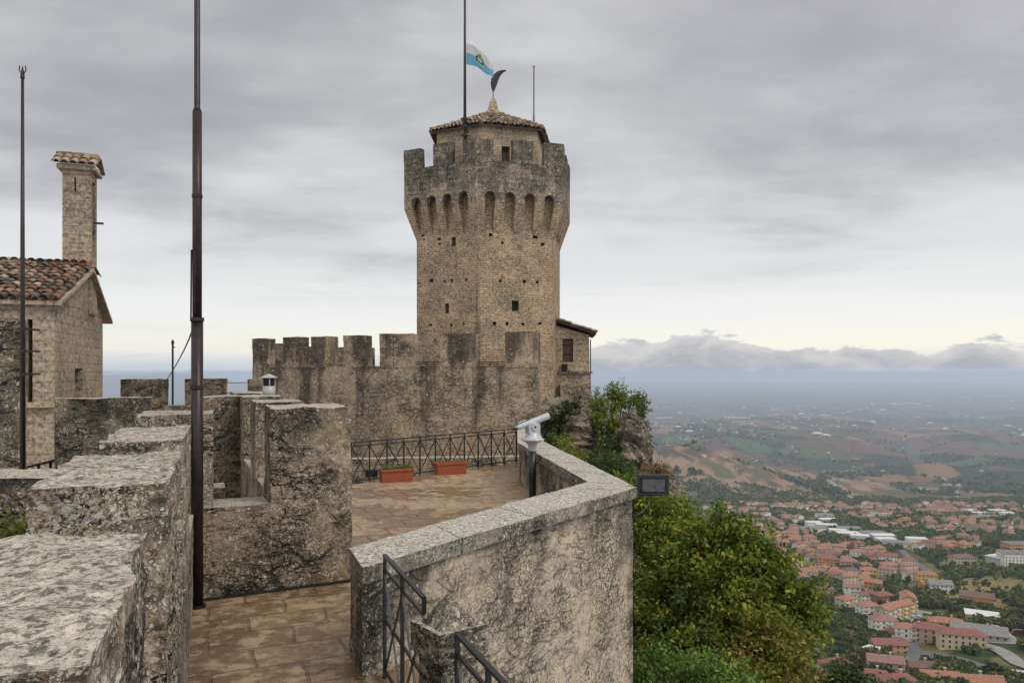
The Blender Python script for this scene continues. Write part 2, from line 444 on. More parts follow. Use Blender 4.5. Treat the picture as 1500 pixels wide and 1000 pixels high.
M = {}
M['near'] = stone('lichen_stone', greyness=0.66, darkness=0.58, lichen=1.0, bw=0.6, bh=0.3, jamt=0.7, streak=0.15, grey=(0.18, 0.15, 0.112), tan=(0.27, 0.20, 0.122), jdist=0.08, rubble=0.9, speck=1.0, cellrnd=0.2, bump=1.6, ss=40, crack=1.0, td=0.475)
M['near_coping'] = stone('lichen_coping', greyness=0.75, darkness=0.74, lichen=0.8, bw=0.9, bh=0.5, jamt=0.2, streak=0.1, grey=(0.17, 0.15, 0.12), tan=(0.25, 0.195, 0.13), rubble=0.6, speck=1.0, ss=36, cellrnd=0.15, top=(0.50, 0.465, 0.41), bump=1.3, td=0.49)
M['mid'] = stone('rubble_stone', greyness=0.45, darkness=0.60, lichen=0.8, bw=0.42, bh=0.24, jamt=0.8, streak=0.25, zstain=(-0.41, 0.8, 0.10), moss=0.5, grey=(0.18, 0.15, 0.112), tan=(0.30, 0.215, 0.125), rubble=0.95, speck=1.0, jdist=0.08, cellrnd=0.35, bump=1.6, ss=38, crack=1.0)
M['terrace'] = stone('terrace_wall_stone', greyness=0.32, darkness=0.50, lichen=0.7, bw=0.34, bh=0.17, jamt=0.5, streak=0.5, zstain=(-1.5, 1.6, 0.15), tan=(0.52, 0.41, 0.275), grey=(0.32, 0.28, 0.22), jdist=0.1, moss=0.15, rubble=0.95, speck=0.85, cellrnd=0.5, bump=1.6, ss=32, crack=0.5)
M['castle'] = stone('castle_wall_stone', greyness=0.40, darkness=0.40, lichen=0.4, bw=0.34, bh=0.16, jamt=0.42, streak=0.78, fine=0.55, zstain=(0.75, 0.9, 0.17), runs=(0.30, 2.2, 0.11), tan=(0.37, 0.27, 0.17), grey=(0.22, 0.18, 0.135), jdist=0.05, topamt=0.4, rubble=0.85, speck=0.6, ss=30, bump=1.3)
M['tower'] = stone('tower_stone', greyness=0.36, darkness=0.40, lichen=0.12, bw=0.30, bh=0.10, jamt=0.38, streak=0.8, fine=0.6, tan=(0.45, 0.31, 0.18), grey=(0.27, 0.205, 0.14), jdist=0.045, topamt=0.4, cellrnd=0.55, bump=1.3, speck=0.5, ss=30)
M['towertop'] = stone('tower_parapet_stone', greyness=0.6, darkness=0.60, lichen=0.6, bw=0.5, bh=0.24, jamt=0.35, streak=0.35, fine=0.6, tan=(0.28, 0.20, 0.13), grey=(0.18, 0.145, 0.11), zstain=(9.9, 2.6, 0.13), topamt=0.5, speck=0.85, ss=26, jdist=0.05, cellrnd=0.5)
M['hut'] = stone('ashlar_stone', greyness=0.4, darkness=0.36, lichen=0.15, bw=0.55, bh=0.27, jamt=0.25, streak=0.4, fine=0.7, tan=(0.42, 0.31, 0.19), grey=(0.27, 0.215, 0.155), topamt=0.3, speck=0.4)
M['house'] = stone('house_ashlar', greyness=0.3, darkness=0.30, lichen=0.08, bw=0.42, bh=0.19, jamt=0.14, streak=0.45, fine=0.8, tan=(0.33, 0.25, 0.165), grey=(0.225, 0.185, 0.14), topamt=0.3, jdist=0.015, cellrnd=0.2, speck=0.4)
M['rock'] = stone('cliff_rock', greyness=0.7, darkness=0.55, lichen=0.5, bw=2.2, bh=0.16, jamt=0.8, streak=0.1, fine=0.5, grey=(0.24, 0.22, 0.195), tan=(0.30, 0.225, 0.15), bump=3.0, topamt=0.0, jdist=0.12, rubble=0.7, speck=0.7)

# wet flagstones
m, t, b = material('wet_flagstones')
g = t.new('ShaderNodeNewGeometry'); P = g.outputs['Position']
rot = t.new('ShaderNodeMapping'); t.link(P, rot.inputs[0]); rot.inputs['Rotation'].default_value = (0, 0, R(-22))
dj = t.vmath('MULTIPLY', t.vmath('SUBTRACT', t.noise(P, 1.6, 4, 0.6, col=True), (0.5, 0.5, 0.5)), (0.12, 0.12, 0))
bk = t.new('ShaderNodeTexBrick'); t.link(t.vmath('ADD', rot.outputs[0], dj), bk.inputs['Vector'])
bk.inputs['Color1'].default_value = (0, 0, 0, 1); bk.inputs['Color2'].default_value = (1, 1, 1, 1); bk.inputs['Mortar'].default_value = (0.5, 0.5, 0.5, 1)
bk.inputs['Scale'].default_value = 1.0; bk.inputs['Brick Width'].default_value = 0.72; bk.inputs['Row Height'].default_value = 0.46; bk.inputs['Mortar Size'].default_value = 0.016; bk.inputs['Mortar Smooth'].default_value = 0.4
cs = t.new('ShaderNodeSeparateColor'); t.link(bk.outputs['Color'], cs.inputs[0])
n_a = t.noise(P, 0.7, 5, 0.6); n_b = t.noise(P, 5, 6, 0.65); n_c = t.noise(P, 26, 5, 0.65)
c = t.mix(cs.outputs[0], (0.125, 0.078, 0.038), (0.25, 0.165, 0.09))
c = t.mix(t.ramp(n_b, 0.4, 0.65), c, (0.20, 0.125, 0.07))
c = t.mix(t.ramp(n_b, 0.54, 0.40), c, (0.33, 0.235, 0.145))
sy = t.new('ShaderNodeSeparateXYZ'); t.link(P, sy.inputs[0])
c = t.mix(t.math('MULTIPLY', t.ramp(sy.outputs[1], 8.0, 10.0), 0.38), c, (0.40, 0.29, 0.185))  # paler terrace: grazing sky sheen of the wet stone, painted into the colour
c = t.mix(t.math('MULTIPLY', t.ramp(n_c, 0.55, 0.72), 0.75), c, (0.045, 0.03, 0.02))
wet = t.ramp(t.math('ADD', t.math('MULTIPLY', n_a, 0.75), t.math('MULTIPLY', n_b, 0.25)), 0.44, 0.58)
c = t.mix(t.math('MULTIPLY', wet, 0.5), c, t.mix(1.0, c, (0.45, 0.42, 0.40), 'MULTIPLY'))
c = t.mix(t.math('MULTIPLY', bk.outputs['Fac'], 0.55), c, (0.07, 0.052, 0.035))
t.put(b.inputs['Base Color'], c)
t.put(b.inputs['Roughness'], t.ramp(t.math('ADD', wet, t.math('MULTIPLY', t.math('SUBTRACT', n_c, 0.5), 0.5)), 0.1, 0.9, 0.50, 0.10))
b.inputs['Specular IOR Level'].default_value = 0.5
bp = t.new('ShaderNodeBump'); t.put(bp.inputs['Height'], t.math('SUBTRACT', t.math('ADD', n_b, t.math('MULTIPLY', n_c, 0.35)), t.math('MULTIPLY', bk.outputs['Fac'], 0.5))); bp.inputs['Distance'].default_value = 0.02
t.link(bp.outputs[0], b.inputs['Normal'])
M['floor'] = m

M['iron'] = plain('black_iron', (0.022, 0.022, 0.024), 0.42, 0.3, 0.4, 30, 0.002)
M['polepaint'] = plain('dark_maroon_paint', (0.026, 0.017, 0.018), 0.38, 0.4, 0.35, 14, 0.001)
M['polegrey'] = plain('grey_pole', (0.16, 0.16, 0.17), 0.45, 0.5, 0.2, 14)
M['tile'] = plain('clay_tile', (1, 1, 1), 0.85, 0, 0.38, 9, 0.012, tint=True)
M['wood'] = plain('dark_wood', (0.055, 0.03, 0.02), 0.7, 0, 0.4, 12, 0.004)
M['void'] = plain('dark_interior', (0.012, 0.011, 0.01), 0.95, 0, 0.2, 5)
M['terracotta'] = plain('terracotta_plastic', (0.27, 0.07, 0.033), 0.6, 0, 0.18, 18, 0.002)
M['soil'] = plain('potting_soil', (0.05, 0.035, 0.02), 0.95, 0, 0.4, 40, 0.01)
M['scope'] = plain('pale_grey_enamel', (0.38, 0.40, 0.42), 0.33, 0.1, 0.08, 25)
M['blackpole'] = plain('black_enamel', (0.018, 0.019, 0.022), 0.35, 0.2, 0.3, 25)
M['galv'] = plain('galvanised_sheet', (0.33, 0.335, 0.34), 0.6, 0.3, 0.15, 25)
M['lampcase'] = plain('floodlight_case', (0.03, 0.031, 0.034), 0.5, 0.2, 0.3, 25)
M['glass'] = plain('dusty_glass', (0.06, 0.062, 0.066), 0.3, 0.0, 0.35, 20, spec=0.5)
M['slab'] = plain('pale_concrete', (0.36, 0.35, 0.33), 0.6, 0, 0.2, 12, 0.003)
M['bark'] = plain('bark', (0.10, 0.075, 0.05), 0.9, 0, 0.4, 12, 0.01)
M['leaf'] = leafmat('leaves')
M['drygrass'] = leafmat('dry_grass', trans=0.2, rough=0.8)
M['vane'] = plain('vane_metal', (0.035, 0.03, 0.04), 0.6, 0.3, 0.2, 12)
# ------------------------------------------------------------------ terrain
def _hash(i, j, s):
    h = (i.astype(np.int64) * 374761393 + j.astype(np.int64) * 668265263 + s * 1442695041) & 0xffffffff
    h = ((h ^ (h >> 13)) * 1274126177) & 0xffffffff
    return ((h ^ (h >> 16)) & 0xffff) / 65535.0
def vnoise(x, y, s=0):
    x = np.asarray(x, dtype=np.float64); y = np.asarray(y, dtype=np.float64)
    i = np.floor(x); j = np.floor(y); fx = x - i; fy = y - j
    fx = fx * fx * (3 - 2 * fx); fy = fy * fy * (3 - 2 * fy)
    a = _hash(i, j, s); b_ = _hash(i + 1, j, s); c_ = _hash(i, j + 1, s); d_ = _hash(i + 1, j + 1, s)
    return (a * (1 - fx) + b_ * fx) * (1 - fy) + (c_ * (1 - fx) + d_ * fx) * fy
def fbm(x, y, o=5, s=0, g=0.5):
    r = 0; a = 1; tt = 0
    for k_ in range(o):
        r = r + a * vnoise(x, y, s + k_); tt += a; a *= g
        x = x * 2.03 + 17.1; y = y * 2.03 + 5.3
    return r / tt
def sst(x, a, b_):
    q = np.clip((x - a) / (b_ - a), 0, 1); return q * q * (3 - 2 * q)
TY = [0, 20, 100, 300, 400, 550, 750, 1000, 1400, 1900, 2600, 4000, 7000, 12000, 200000]
TZ = [-9, -14, -50, -131, -160, -182, -209, -238, -282, -342, -425, -498, -555, -600, -600]
def terrain(X, Y):
    X = np.asarray(X, dtype=np.float64); Y = np.asarray(Y, dtype=np.float64)
    Yc = np.maximum(Y, 1.0); u = X / Yc
    z = np.interp(np.abs(Y), TY, TZ)
    # bare clay ridge beyond the town
    rc = 2750 + 500 * (u - 0.25)
    hgt = 165 * sst(u, 0.50, 0.17)
    rid = np.exp(-np.where(Y < rc, (Y - rc) / 430.0, (Y - rc) / 600.0) ** 2)
    ero = np.abs(2 * fbm(X / 150.0 + fbm(X / 400, Y / 400, 3, 9) * 2, Y / 420.0, 4, 3) - 1)
    z = z + rid * hgt * (0.82 + 0.5 * ero)
    # rolling hills
    a = sst(Y, 2600, 4200) * (1 - sst(Y, 9000, 15000))
    z = z + a * (fbm(X / 1500.0, Y / 1300.0, 4, 21) - 0.5) * 260
    a2 = sst(Y, 2400, 3200) * (1 - sst(Y, 7000, 12000))
    z = z + a2 * (np.abs(2 * fbm(X / 600.0 + Y / 1400.0, Y / 700.0, 4, 31) - 1)) * 60
    z = z + (1 - sst(Y, 9000, 16000)) * sst(Y, 150, 400) * (fbm(X / 170.0, Y / 190.0, 4, 41) - 0.5) * (5 + 20 * sst(Y, 900, 2500))
    # distant mountains to the left
    z = z + sst(-u, 0.27, 0.46) * np.exp(-((Y - 24000) / 5200.0) ** 2) * (380 + 260 * fbm(X / 5200.0, Y / 9000.0, 5, 51))
    z = z + sst(Y, 300, 500) * (1 - sst(Y, 1300, 1900)) * sst(u, 0.45, 0.72) * 9
    return z
def ground(px, py):
    """where the ray through a pixel of the photograph meets the terrain"""
    u = (px - CX) / F; k_ = (HY - py) / F
    Y = np.exp(np.linspace(math.log(250), math.log(60000), 1400))
    g_ = terrain(u * Y, Y) - k_ * Y
    i = np.argmax(g_ > 0)
    if g_[i] <= 0: i = len(Y) - 1
    if i > 0:
        a, b_ = Y[i - 1], Y[i]
        for _ in range(12):
            m_ = 0.5 * (a + b_)
            if terrain(u * m_, m_) - k_ * m_ > 0: b_ = m_
            else: a = m_
        y_ = 0.5 * (a + b_)
    else: y_ = Y[0]
    return Vector((u * y_, y_, float(terrain(u * y_, y_))))

nU, nY = 420, 620
us = np.linspace(-1.05, 1.05, nU)
ys = np.concatenate([np.exp(np.linspace(math.log(14), math.log(300), 50))[:-1], np.exp(np.linspace(math.log(300), math.log(44000), nY - 49))])
UU, YY = np.meshgrid(us, ys)
XX = UU * YY
ZZ = terrain(XX, YY)
me = bpy.data.meshes.new('ground')
idx = np.arange(nU * len(ys)).reshape(len(ys), nU)
quads = np.stack([idx[:-1, :-1], idx[:-1, 1:], idx[1:, 1:], idx[1:, :-1]], -1).reshape(-1, 4)
me.vertices.add(XX.size); me.vertices.foreach_set('co', np.stack([XX, YY, ZZ], -1).ravel())
me.loops.add(quads.size); me.loops.foreach_set('vertex_index', quads.ravel().astype(np.int32))
me.polygons.add(len(quads)); me.polygons.foreach_set('loop_start', np.arange(0, quads.size, 4, dtype=np.int32)); me.polygons.foreach_set('loop_total', np.full(len(quads), 4, dtype=np.int32))
me.polygons.foreach_set('use_smooth', np.ones(len(quads), dtype=bool))
me.update(); me.validate()
# land cover: R = woods, G = dry grass, B = bare clay
cov = np.zeros((XX.size, 4), dtype=np.float32)
PXs = CX + F * UU; PYs = HY - F * ZZ / YY
wood = sst(fbm(XX / 70.0, YY / 90.0, 4, 61), 0.44, 0.53) * (1 - sst(YY, 1700, 2300))
wood = np.maximum(wood, sst(fbm(XX / 260.0, YY / 240.0, 5, 66), 0.56, 0.6) * sst(YY, 2000, 2500) * 0.35)
dry = np.exp(-(((PXs - 1440) / 95) ** 2 + ((PYs - 868 - (PXs - 1440) * 0.12) / 24) ** 2) ** 1.2) * sst(YY, 300, 500)
dry = np.maximum(dry, np.exp(-(((PXs - 1150) / 30) ** 2 + ((PYs - 868) / 12) ** 2)) * 0.7)
dry = np.maximum(dry, sst(fbm(XX / 40.0, YY / 40.0, 3, 71), 0.6, 0.68) * 0.35 * (1 - sst(YY, 1400, 2200)))
rc = 2750 + 500 * (UU - 0.25)
clay = np.exp(-np.where(YY < rc, (YY - rc) / 620.0, (YY - rc) / 560.0) ** 2) * sst(UU, 0.64, 0.36)
cov[:, 0] = (wood * (1 - dry) * (1 - clay)).ravel(); cov[:, 1] = dry.ravel(); cov[:, 2] = clay.ravel(); cov[:, 3] = 1
ca_ = me.color_attributes.new('cover', 'FLOAT_COLOR', 'POINT'); ca_.data.foreach_set('color', cov.ravel())
m, t, b = material('land')
g = t.new('ShaderNodeNewGeometry'); P = g.outputs['Position']
at_ = t.new('ShaderNodeAttribute'); at_.attribute_name = 'cover'
cs = t.new('ShaderNodeSeparateColor'); t.link(at_.outputs['Color'], cs.inputs[0])
sp = t.new('ShaderNodeSeparateXYZ'); t.link(P, sp.inputs[0]); Yp = sp.outputs[1]
n10 = t.noise(P, 0.02, 6, 0.6); n2_ = t.noise(P, 0.12, 5, 0.65); n300 = t.noise(P, 0.0016, 4, 0.55)
mp = t.new('ShaderNodeMapping'); t.link(P, mp.inputs[0]); mp.inputs['Rotation'].default_value = (0, 0, R(28)); mp.inputs['Scale'].default_value = (0.0045, 0.0026, 0.0)
wv = t.vmath('ADD', mp.outputs[0], t.vmath('MULTIPLY', t.noise(P, 0.0012, 3, 0.5, col=True), (0.9, 0.9, 0)))
fc = t.voro(wv, 1.0, 'F1', 'Color'); fs = t.new('ShaderNodeSeparateColor'); t.link(fc, fs.inputs[0])
fe = t.voro(wv, 1.0, 'DISTANCE_TO_EDGE', 'Distance')
fld = t.mix(t.ramp(fs.outputs[0], 0.18, 0.22), (0.085, 0.10, 0.055), (0.13, 0.083, 0.064))
fld = t.mix(t.ramp(fs.outputs[0], 0.76, 0.80), fld, (0.20, 0.145, 0.095))
fld = t.mix(t.ramp(fs.outputs[1], 0.87, 0.90), fld, (0.07, 0.12, 0.06))
fld = t.mix(t.ramp(fs.outputs[2], 0.80, 0.84), fld, (0.035, 0.05, 0.03))
fld = t.mix(t.math('MULTIPLY', t.ramp(fe, 0.05, 0.015), 0.7), fld, (0.03, 0.045, 0.025))
fld = t.mix(t.math('MULTIPLY', t.ramp(t.noise(P, 0.006, 6, 0.65), 0.55, 0.65), 0.6), fld, (0.085, 0.065, 0.05))
gr = t.mix(t.ramp(n2_, 0.35, 0.65), (0.07, 0.08, 0.032), (0.12, 0.12, 0.05))
gr = t.mix(t.ramp(n10, 0.5, 0.66), gr, (0.15, 0.135, 0.062))
base = t.mix(t.ramp(Yp, 2100, 2900), gr, fld)
fld2 = t.mix(1.0, fld, (0.86, 0.78, 0.72), 'MULTIPLY')
base = t.mix(t.ramp(Yp, 2100, 2900), gr, fld2)
col = t.mix(t.math('MULTIPLY', cs.outputs[0], 0.9), base, t.mix(t.ramp(n2_, 0.35, 0.65), (0.022, 0.033, 0.014), (0.05, 0.066, 0.026)))
col = t.mix(t.math('MULTIPLY', cs.outputs[1], t.ramp(n2_, 0.3, 0.55)), col, t.mix(n10, (0.30, 0.22, 0.085), (0.20, 0.17, 0.07)))
er = t.noise(t.scale(P, (0.011, 0.0035, 0.02)), 1.0, 8, 0.66, 1.0)
cl = t.mix(t.ramp(er, 0.44, 0.56), (0.23, 0.155, 0.105), (0.075, 0.056, 0.044))
cl = t.mix(t.ramp(t.noise(P, 0.007, 5, 0.6), 0.52, 0.64), cl, (0.085, 0.085, 0.045))
col = t.mix(t.ramp(cs.outputs[2], 0.25, 0.6), col, cl)
t.put(b.inputs['Base Color'], col); b.inputs['Roughness'].default_value = 1.0; b.inputs['Specular IOR Level'].default_value = 0.05
M['land'] = m
me.materials.append(m)
go = bpy.data.objects.new('ground', me); C.objects.link(go); tag(go, kind='structure')

# air: one closed box of thin even haze
def haze(dens, colr):
    mb = MB(); mb.prism([(-50000, -60), (50000, -60), (50000, 45500), (-50000, 45500)], -760, 26)
    m = bpy.data.materials.new('haze_air'); m.use_nodes = True; t = NT(m.node_tree); t.n.clear()
    o = t.new('ShaderNodeOutputMaterial'); v = t.new('ShaderNodeVolumePrincipled'); t.link(v.outputs[0], o.inputs['Volume'])
    v.inputs['Color'].default_value = (*colr, 1); v.inputs['Density'].default_value = dens; v.inputs['Anisotropy'].default_value = 0.0
    ob = mb.build('haze', m, weld=True, col=False)
    tag(ob, kind='stuff')
haze(7.2e-5, (0.61, 0.71, 0.87))
# ------------------------------------------------------------------ near walls
FL = -2.4                                   # walkway and terrace floor, below the eye
dW = Vector((-0.371, 0.928, 0)); nW = Vector((0.928, 0.371, 0))     # along the walkway; across it, to the right
def aline(Y, off=0.0):                      # a point of the parapet's inner face, moved off metres to the outside
    return Vector((-0.19 - 0.4 * Y, Y, 0)) - nW * off
def ystrip(Y0, Y1, off0, off1):
    return [aline(Y0, off0), aline(Y0, off1), aline(Y1, off1), aline(Y1, off0)]
TOPZ, SILL = -0.436, -1.44

def merlon(name, quad, z0, z1, mat, label, group, res=0.09, amp=0.016, parent=None):
    mb = MB(); block(mb, quad, z0, z1, res)
    o = mb.build(name, mat, parent=parent, rough=(amp, 3.3))
    if parent is None: tag(o, label, 'battlement', group)
    elif label: tag(o, label)
    return o

def wall_thing(label, cat='wall', group=None, name='parapet_wall', loc=(0, 0, FL)):
    return empty(name, loc, label, cat, group)

# the long parapet on the left of the walkway, with its merlons
pw = wall_thing('long lichen crusted parapet running along the left edge of the walkway, with blocky merlons', loc=aline(4) + Vector((0, 0, FL)))
mb = MB(); block(mb, ystrip(-1.5, 8.45, 0, 0.48), -7.0, SILL, 0.16)
mb.build('wall', M['near'], pw, rough=(0.016, 3.3))
for (a, c_, lab) in ((-0.8, 0.35, None), (1.13, 2.04, 'nearest merlon with broad pale lichen top'), (3.0, 4.03, 'second merlon, deeply cracked below its top'), (4.89, 6.07, None)):
    merlon('merlon', ystrip(a, c_, -0.012, 0.465), SILL - 0.04, TOPZ, M['near'], lab, None, 0.035 if a < 4 else 0.06, 0.026, pw)
# corner merlon with its stub toward the cross wall
merlon('merlon', [aline(7.5, 0.52), aline(8.55, 0.52), aline(8.55, -0.19), aline(7.95, -0.19)], FL - 3, TOPZ, M['near'], 'corner merlon behind the tall pole', None, 0.1, 0.018, pw)

# low cross wall and the tall merlon facing the camera
cw = wall_thing('dark rubble cross wall with a low sill and one tall block, at the end of the wet walkway', loc=(-2.6, 8.2, FL))
A_, B_ = Vector((-3.36, 7.86, 0)), Vector((-1.85, 8.66, 0))
cd = (B_ - A_).normalized(); cn = Vector((-cd.y, cd.x, 0))
m6 = A_ + cd * 0.80
mb = MB(); block(mb, [A_, m6 + cd * 0.02, m6 + cd * 0.02 + cn * 0.6, A_ + cn * 0.6], FL - 3, SILL + 0.0, 0.1)
mb.build('sill_wall', M['mid'], cw, rough=(0.016, 3.3))
mb = MB(); block(mb, [m6, B_, B_ + Vector((-0.36, 0.86, 0)), m6 + Vector((-0.36, 0.92, 0))], FL - 3, -0.40, 0.06)
mb.build('merlon', M['mid'], cw, rough=(0.03, 3.3))

# wall running back from it along the terrace
bw_ = wall_thing('battlemented wall running back along the left side of the terrace, behind the tall block', loc=(-3.4, 11, FL))
p0 = m6 + Vector((-0.36, 0.92, 0)); bd = Vector((-0.40, 0.917, 0)); bn = Vector((0.917, 0.40, 0))
mb = MB(); block(mb, [p0, p0 + bn * 0.62, p0 + bn * 0.62 + bd * 7.6, p0 + bd * 7.6], FL - 3, SILL, 0.2)
mb.build('wall', M['mid'], bw_, rough=(0.016, 3.3))
for (a, c_) in ((1.15, 2.1), (3.55, 4.5), (5.9, 7.4)):
    q0 = p0 + bd * a; q1 = p0 + bd * c_
    merlon('merlon', [q0 - bn * 0.01, q0 + bn * 0.63, q1 + bn * 0.63, q1 - bn * 0.01], SILL - 0.03, -0.41, M['mid'], None, None, 0.12, 0.016, bw_)
# the wall that closes the yard behind the sill
yw = wall_thing('mossy dark wall closing the small sunken yard, seen over the low sill', loc=(-4.9, 13.3, FL))
mb = MB(); block(mb, [at(296, 579, 12.6), at(384, 579, 13.5), at(384, 579, 14.1), at(296, 579, 13.2)], FL - 3, -0.42, 0.16)
mb.build('wall', M['mid'], yw, rough=(0.02, 2.4))
mb = MB(); block(mb, [at(292, 579, 11.4), at(330, 579, 11.4), at(328, 579, 11.9), at(292, 579, 11.9)], FL - 3, -1.75, 0.16)
mb.build('step_block', M['mid'], yw, rough=(0.02, 2.4))
# a block of the outward wall beyond the corner
o = merlon('wall_block', [at(81, 585, 9.35), at(222, 585, 9.75), at(222, 585, 10.3), at(80, 585, 9.9)], -6, -0.335, M['near'],
           'wide dark wall block thick with pale lichen, left of the walkway corner', None, 0.11, 0.02)
tag(o, cat='wall')
# lower outside wall at the left edge with a ledge for weeds
o = merlon('low_wall', [at(-60, 700, 6.0), at(150, 700, 6.0), at(150, 700, 6.6), at(-60, 700, 6.6)], -6, -0.85, M['mid'],
           'low dark mossy wall beyond the parapet at the left edge', None, 0.12, 0.02)
tag(o, cat='wall')
# tall pier at the left edge
o = merlon('wall_pier', [at(-70, 465, 8.0), at(36, 465, 8.0), at(39, 465, 8.75), at(-70, 465, 8.75)], -6, 0.58, M['mid'],
           'tall grey stone pier cut by the left edge of the photo', None, 0.15, 0.016)
tag(o, cat='pier')

# battlement against the sky on the far side of the yard
fb = wall_thing('low distant battlement of two square merlons against the hazy sky, left of the castle wall', loc=(-10, 22, -1))
mb = MB(); block(mb, [(-13.2, 22, 0), (-6.6, 22, 0), (-6.6, 22.5, 0), (-13.2, 22.5, 0)], -6, -0.98, 0.4); mb.build('wall', M['mid'], fb, rough=(0.02, 2.4))
for (a, c_, zt_) in ((177, 235, -0.2), (271, 323, -0.19), (363, 380, -0.2)):
    x0, x1 = (a - CX) / F * 22, (c_ - CX) / F * 22
    merlon('merlon', [(x0, 21.98, 0), (x1, 21.98, 0), (x1, 22.52, 0), (x0, 22.52, 0)], -1.02, zt_, M['mid'], None, None, 0.2, 0.02, fb)
wr = empty('wire_fence', at(344, 575, 22.1), 'two thin wires strung across the gap right of the distant merlons', 'fence')
for py in (560, 575):
    mb = MB(); a = at(323, py, 22.1); b_ = at(364, py, 22.1); mb.tube([a, (a + b_) / 2 - Vector((0, 0, .01)), b_], 0.011, 6); mb.build('wire', M['iron'], wr)

# ------------------------------------------------------------------ floors
mb = MB()
poly = [(1.30, 0.0), (-0.02, 3.4), (-0.98, 5.95), (-0.86, 6.1), (1.35, 10.1), (0.40, 16.1), (0.42, 20.1), (-3.3, 16.25), (-5.6, 13.6), (-4.9, 15.9), (-2.2, 9.4), (-1.7, 8.75), (-3.2, 7.9), (-3.35, 8.1), (-0.05, -0.5)]
poly = [(1.75, -1.0), (-0.98, 5.95), (-0.80, 6.3), (1.30, 10.0), (0.40, 16.1), (0.42, 20.25), (-3.35, 16.15), (-5.6, 16.2), (-1.9, 8.9), (-3.7, 8.05), (0.0, -1.0)]
fcs = [Vector((p[0], p[1], FL)) for p in poly]
mb.face(fcs); mb.face([p - Vector((0, 0, 0.3)) for p in reversed(fcs)])
for i in range(len(fcs)):
    j = (i + 1) % len(fcs); mb.face([fcs[i] - Vector((0, 0, 0.3)), fcs[j] - Vector((0, 0, 0.3)), fcs[j], fcs[i]])
# concave outline: let bmesh cut it into triangles
def build_tri(mb, name, mat):
    o = mb.build(name, mat)
    bm = bmesh.new(); bm.from_mesh(o.data); bmesh.ops.triangulate(bm, faces=[f for f in bm.faces if len(f.verts) > 4]); bm.to_mesh(o.data); bm.free()
    return o
tag(build_tri(mb, 'terrace_floor', M['floor']), kind='structure')
# masonry under the walkway and terrace
mb = MB()
mb.prism([(1.68, -1.0), (-1.03, 5.9), (-3.0, 7.6), (0.2, -1.0)], -9, FL - 0.302)
mb.prism([(-1.0, 6.2), (1.2, 9.9), (0.3, 16.1), (0.3, 20.0), (-3.3, 16.0), (-5.5, 15.9), (-1.95, 8.7)], -9, FL - 0.302)
o = mb.build('terrace_substructure', M['terrace']); tag(o, kind='structure')
# raised gutter strip at the foot of the cross wall
mb = MB(); a = A_ + Vector((0.02, -0.03, 0)); b_ = B_ + Vector((0.0, -0.04, 0)); mb.bar(a + Vector((0, 0, FL + 0.012)), b_ + Vector((0, 0, FL + 0.012)), 0.02, 0.012)
tag(mb.build('drain_channel', M['iron']), 'thin dark drain strip along the foot of the cross wall', 'drain')

# ------------------------------------------------------------------ terrace parapet with its coping
tp = wall_thing('terrace parapet with thick pale coping, bending sharply round above the drop', loc=(0.8, 8.5, FL))
CZ = -1.5
# outline stations: (outer x,y) (inner x,y)
st = [((-1.15, 5.79), (-1.39, 6.42)), ((1.634, 9.82), (1.04, 10.3)), ((0.69, 16.2), (0.12, 16.0)), ((0.70, 20.2), (0.14, 20.2))]
def inset(pt, q, d): v = Vector(q) - Vector(pt); return tuple(Vector(pt) + v.normalized() * d)
mb = MB(); mc = MB()
for i in range(3):
    (o0, i0), (o1, i1) = st[i], st[i + 1]
    bo0, bi0, bo1, bi1 = [Vector(p) for p in (inset(o0, i0, 0.05), inset(i0, o0, 0.05), inset(o1, i1, 0.06), inset(i1, o1, 0.06))]
    lo = -9 if i < 2 else FL - 0.5
    L = [Vector((*p, 0)) for p in (bo0, bo1, bi1, bi0)]
    e = Vector((0, 0, 1))
    zt_ = CZ - 0.135
    res = 0.13 if i == 0 else 0.22
    grid_face(mb, L[0] + e * lo, L[1] + e * lo, L[1] + e * zt_, L[0] + e * zt_, res)
    grid_face(mb, L[2] + e * (FL - 0.3), L[3] + e * (FL - 0.3), L[3] + e * zt_, L[2] + e * zt_, res)
    if i == 0: grid_face(mb, L[3] + e * lo, L[0] + e * lo, L[0] + e * zt_, L[3] + e * zt_, res)
    if i == 2: grid_face(mb, L[1] + e * lo, L[2] + e * lo, L[2] + e * zt_, L[1] + e * zt_, res)
    Q = [Vector((*p, 0)) for p in (o0, o1, i1, i0)]
    r2 = 0.07 if i == 0 else 0.14
    Ls_ = max((Q[1] - Q[0]).length, (Q[2] - Q[3]).length); ns = max(1, round(Ls_ / 1.25)); gp_ = .004 / Ls_
    for k_ in range(ns):             # coping slabs with open joints
        a0, a1 = k_ / ns + gp_ * (k_ > 0 or i > 0), (k_ + 1) / ns - gp_
        dz_ = .003 * ((k_ * 7 + i * 3) % 3 - 1)
        block(mc, [Q[0].lerp(Q[1], a0), Q[0].lerp(Q[1], a1), Q[3].lerp(Q[2], a1), Q[3].lerp(Q[2], a0)], CZ - 0.14, CZ + dz_, 0.06 if i == 0 else 0.13)
mb.build('wall', M['terrace'], tp, rough=(0.018, 2.2))
mc.build('coping', M['near_coping'] if 'near_coping' in M else M['near'], tp, rough=(0.011, 3.7))

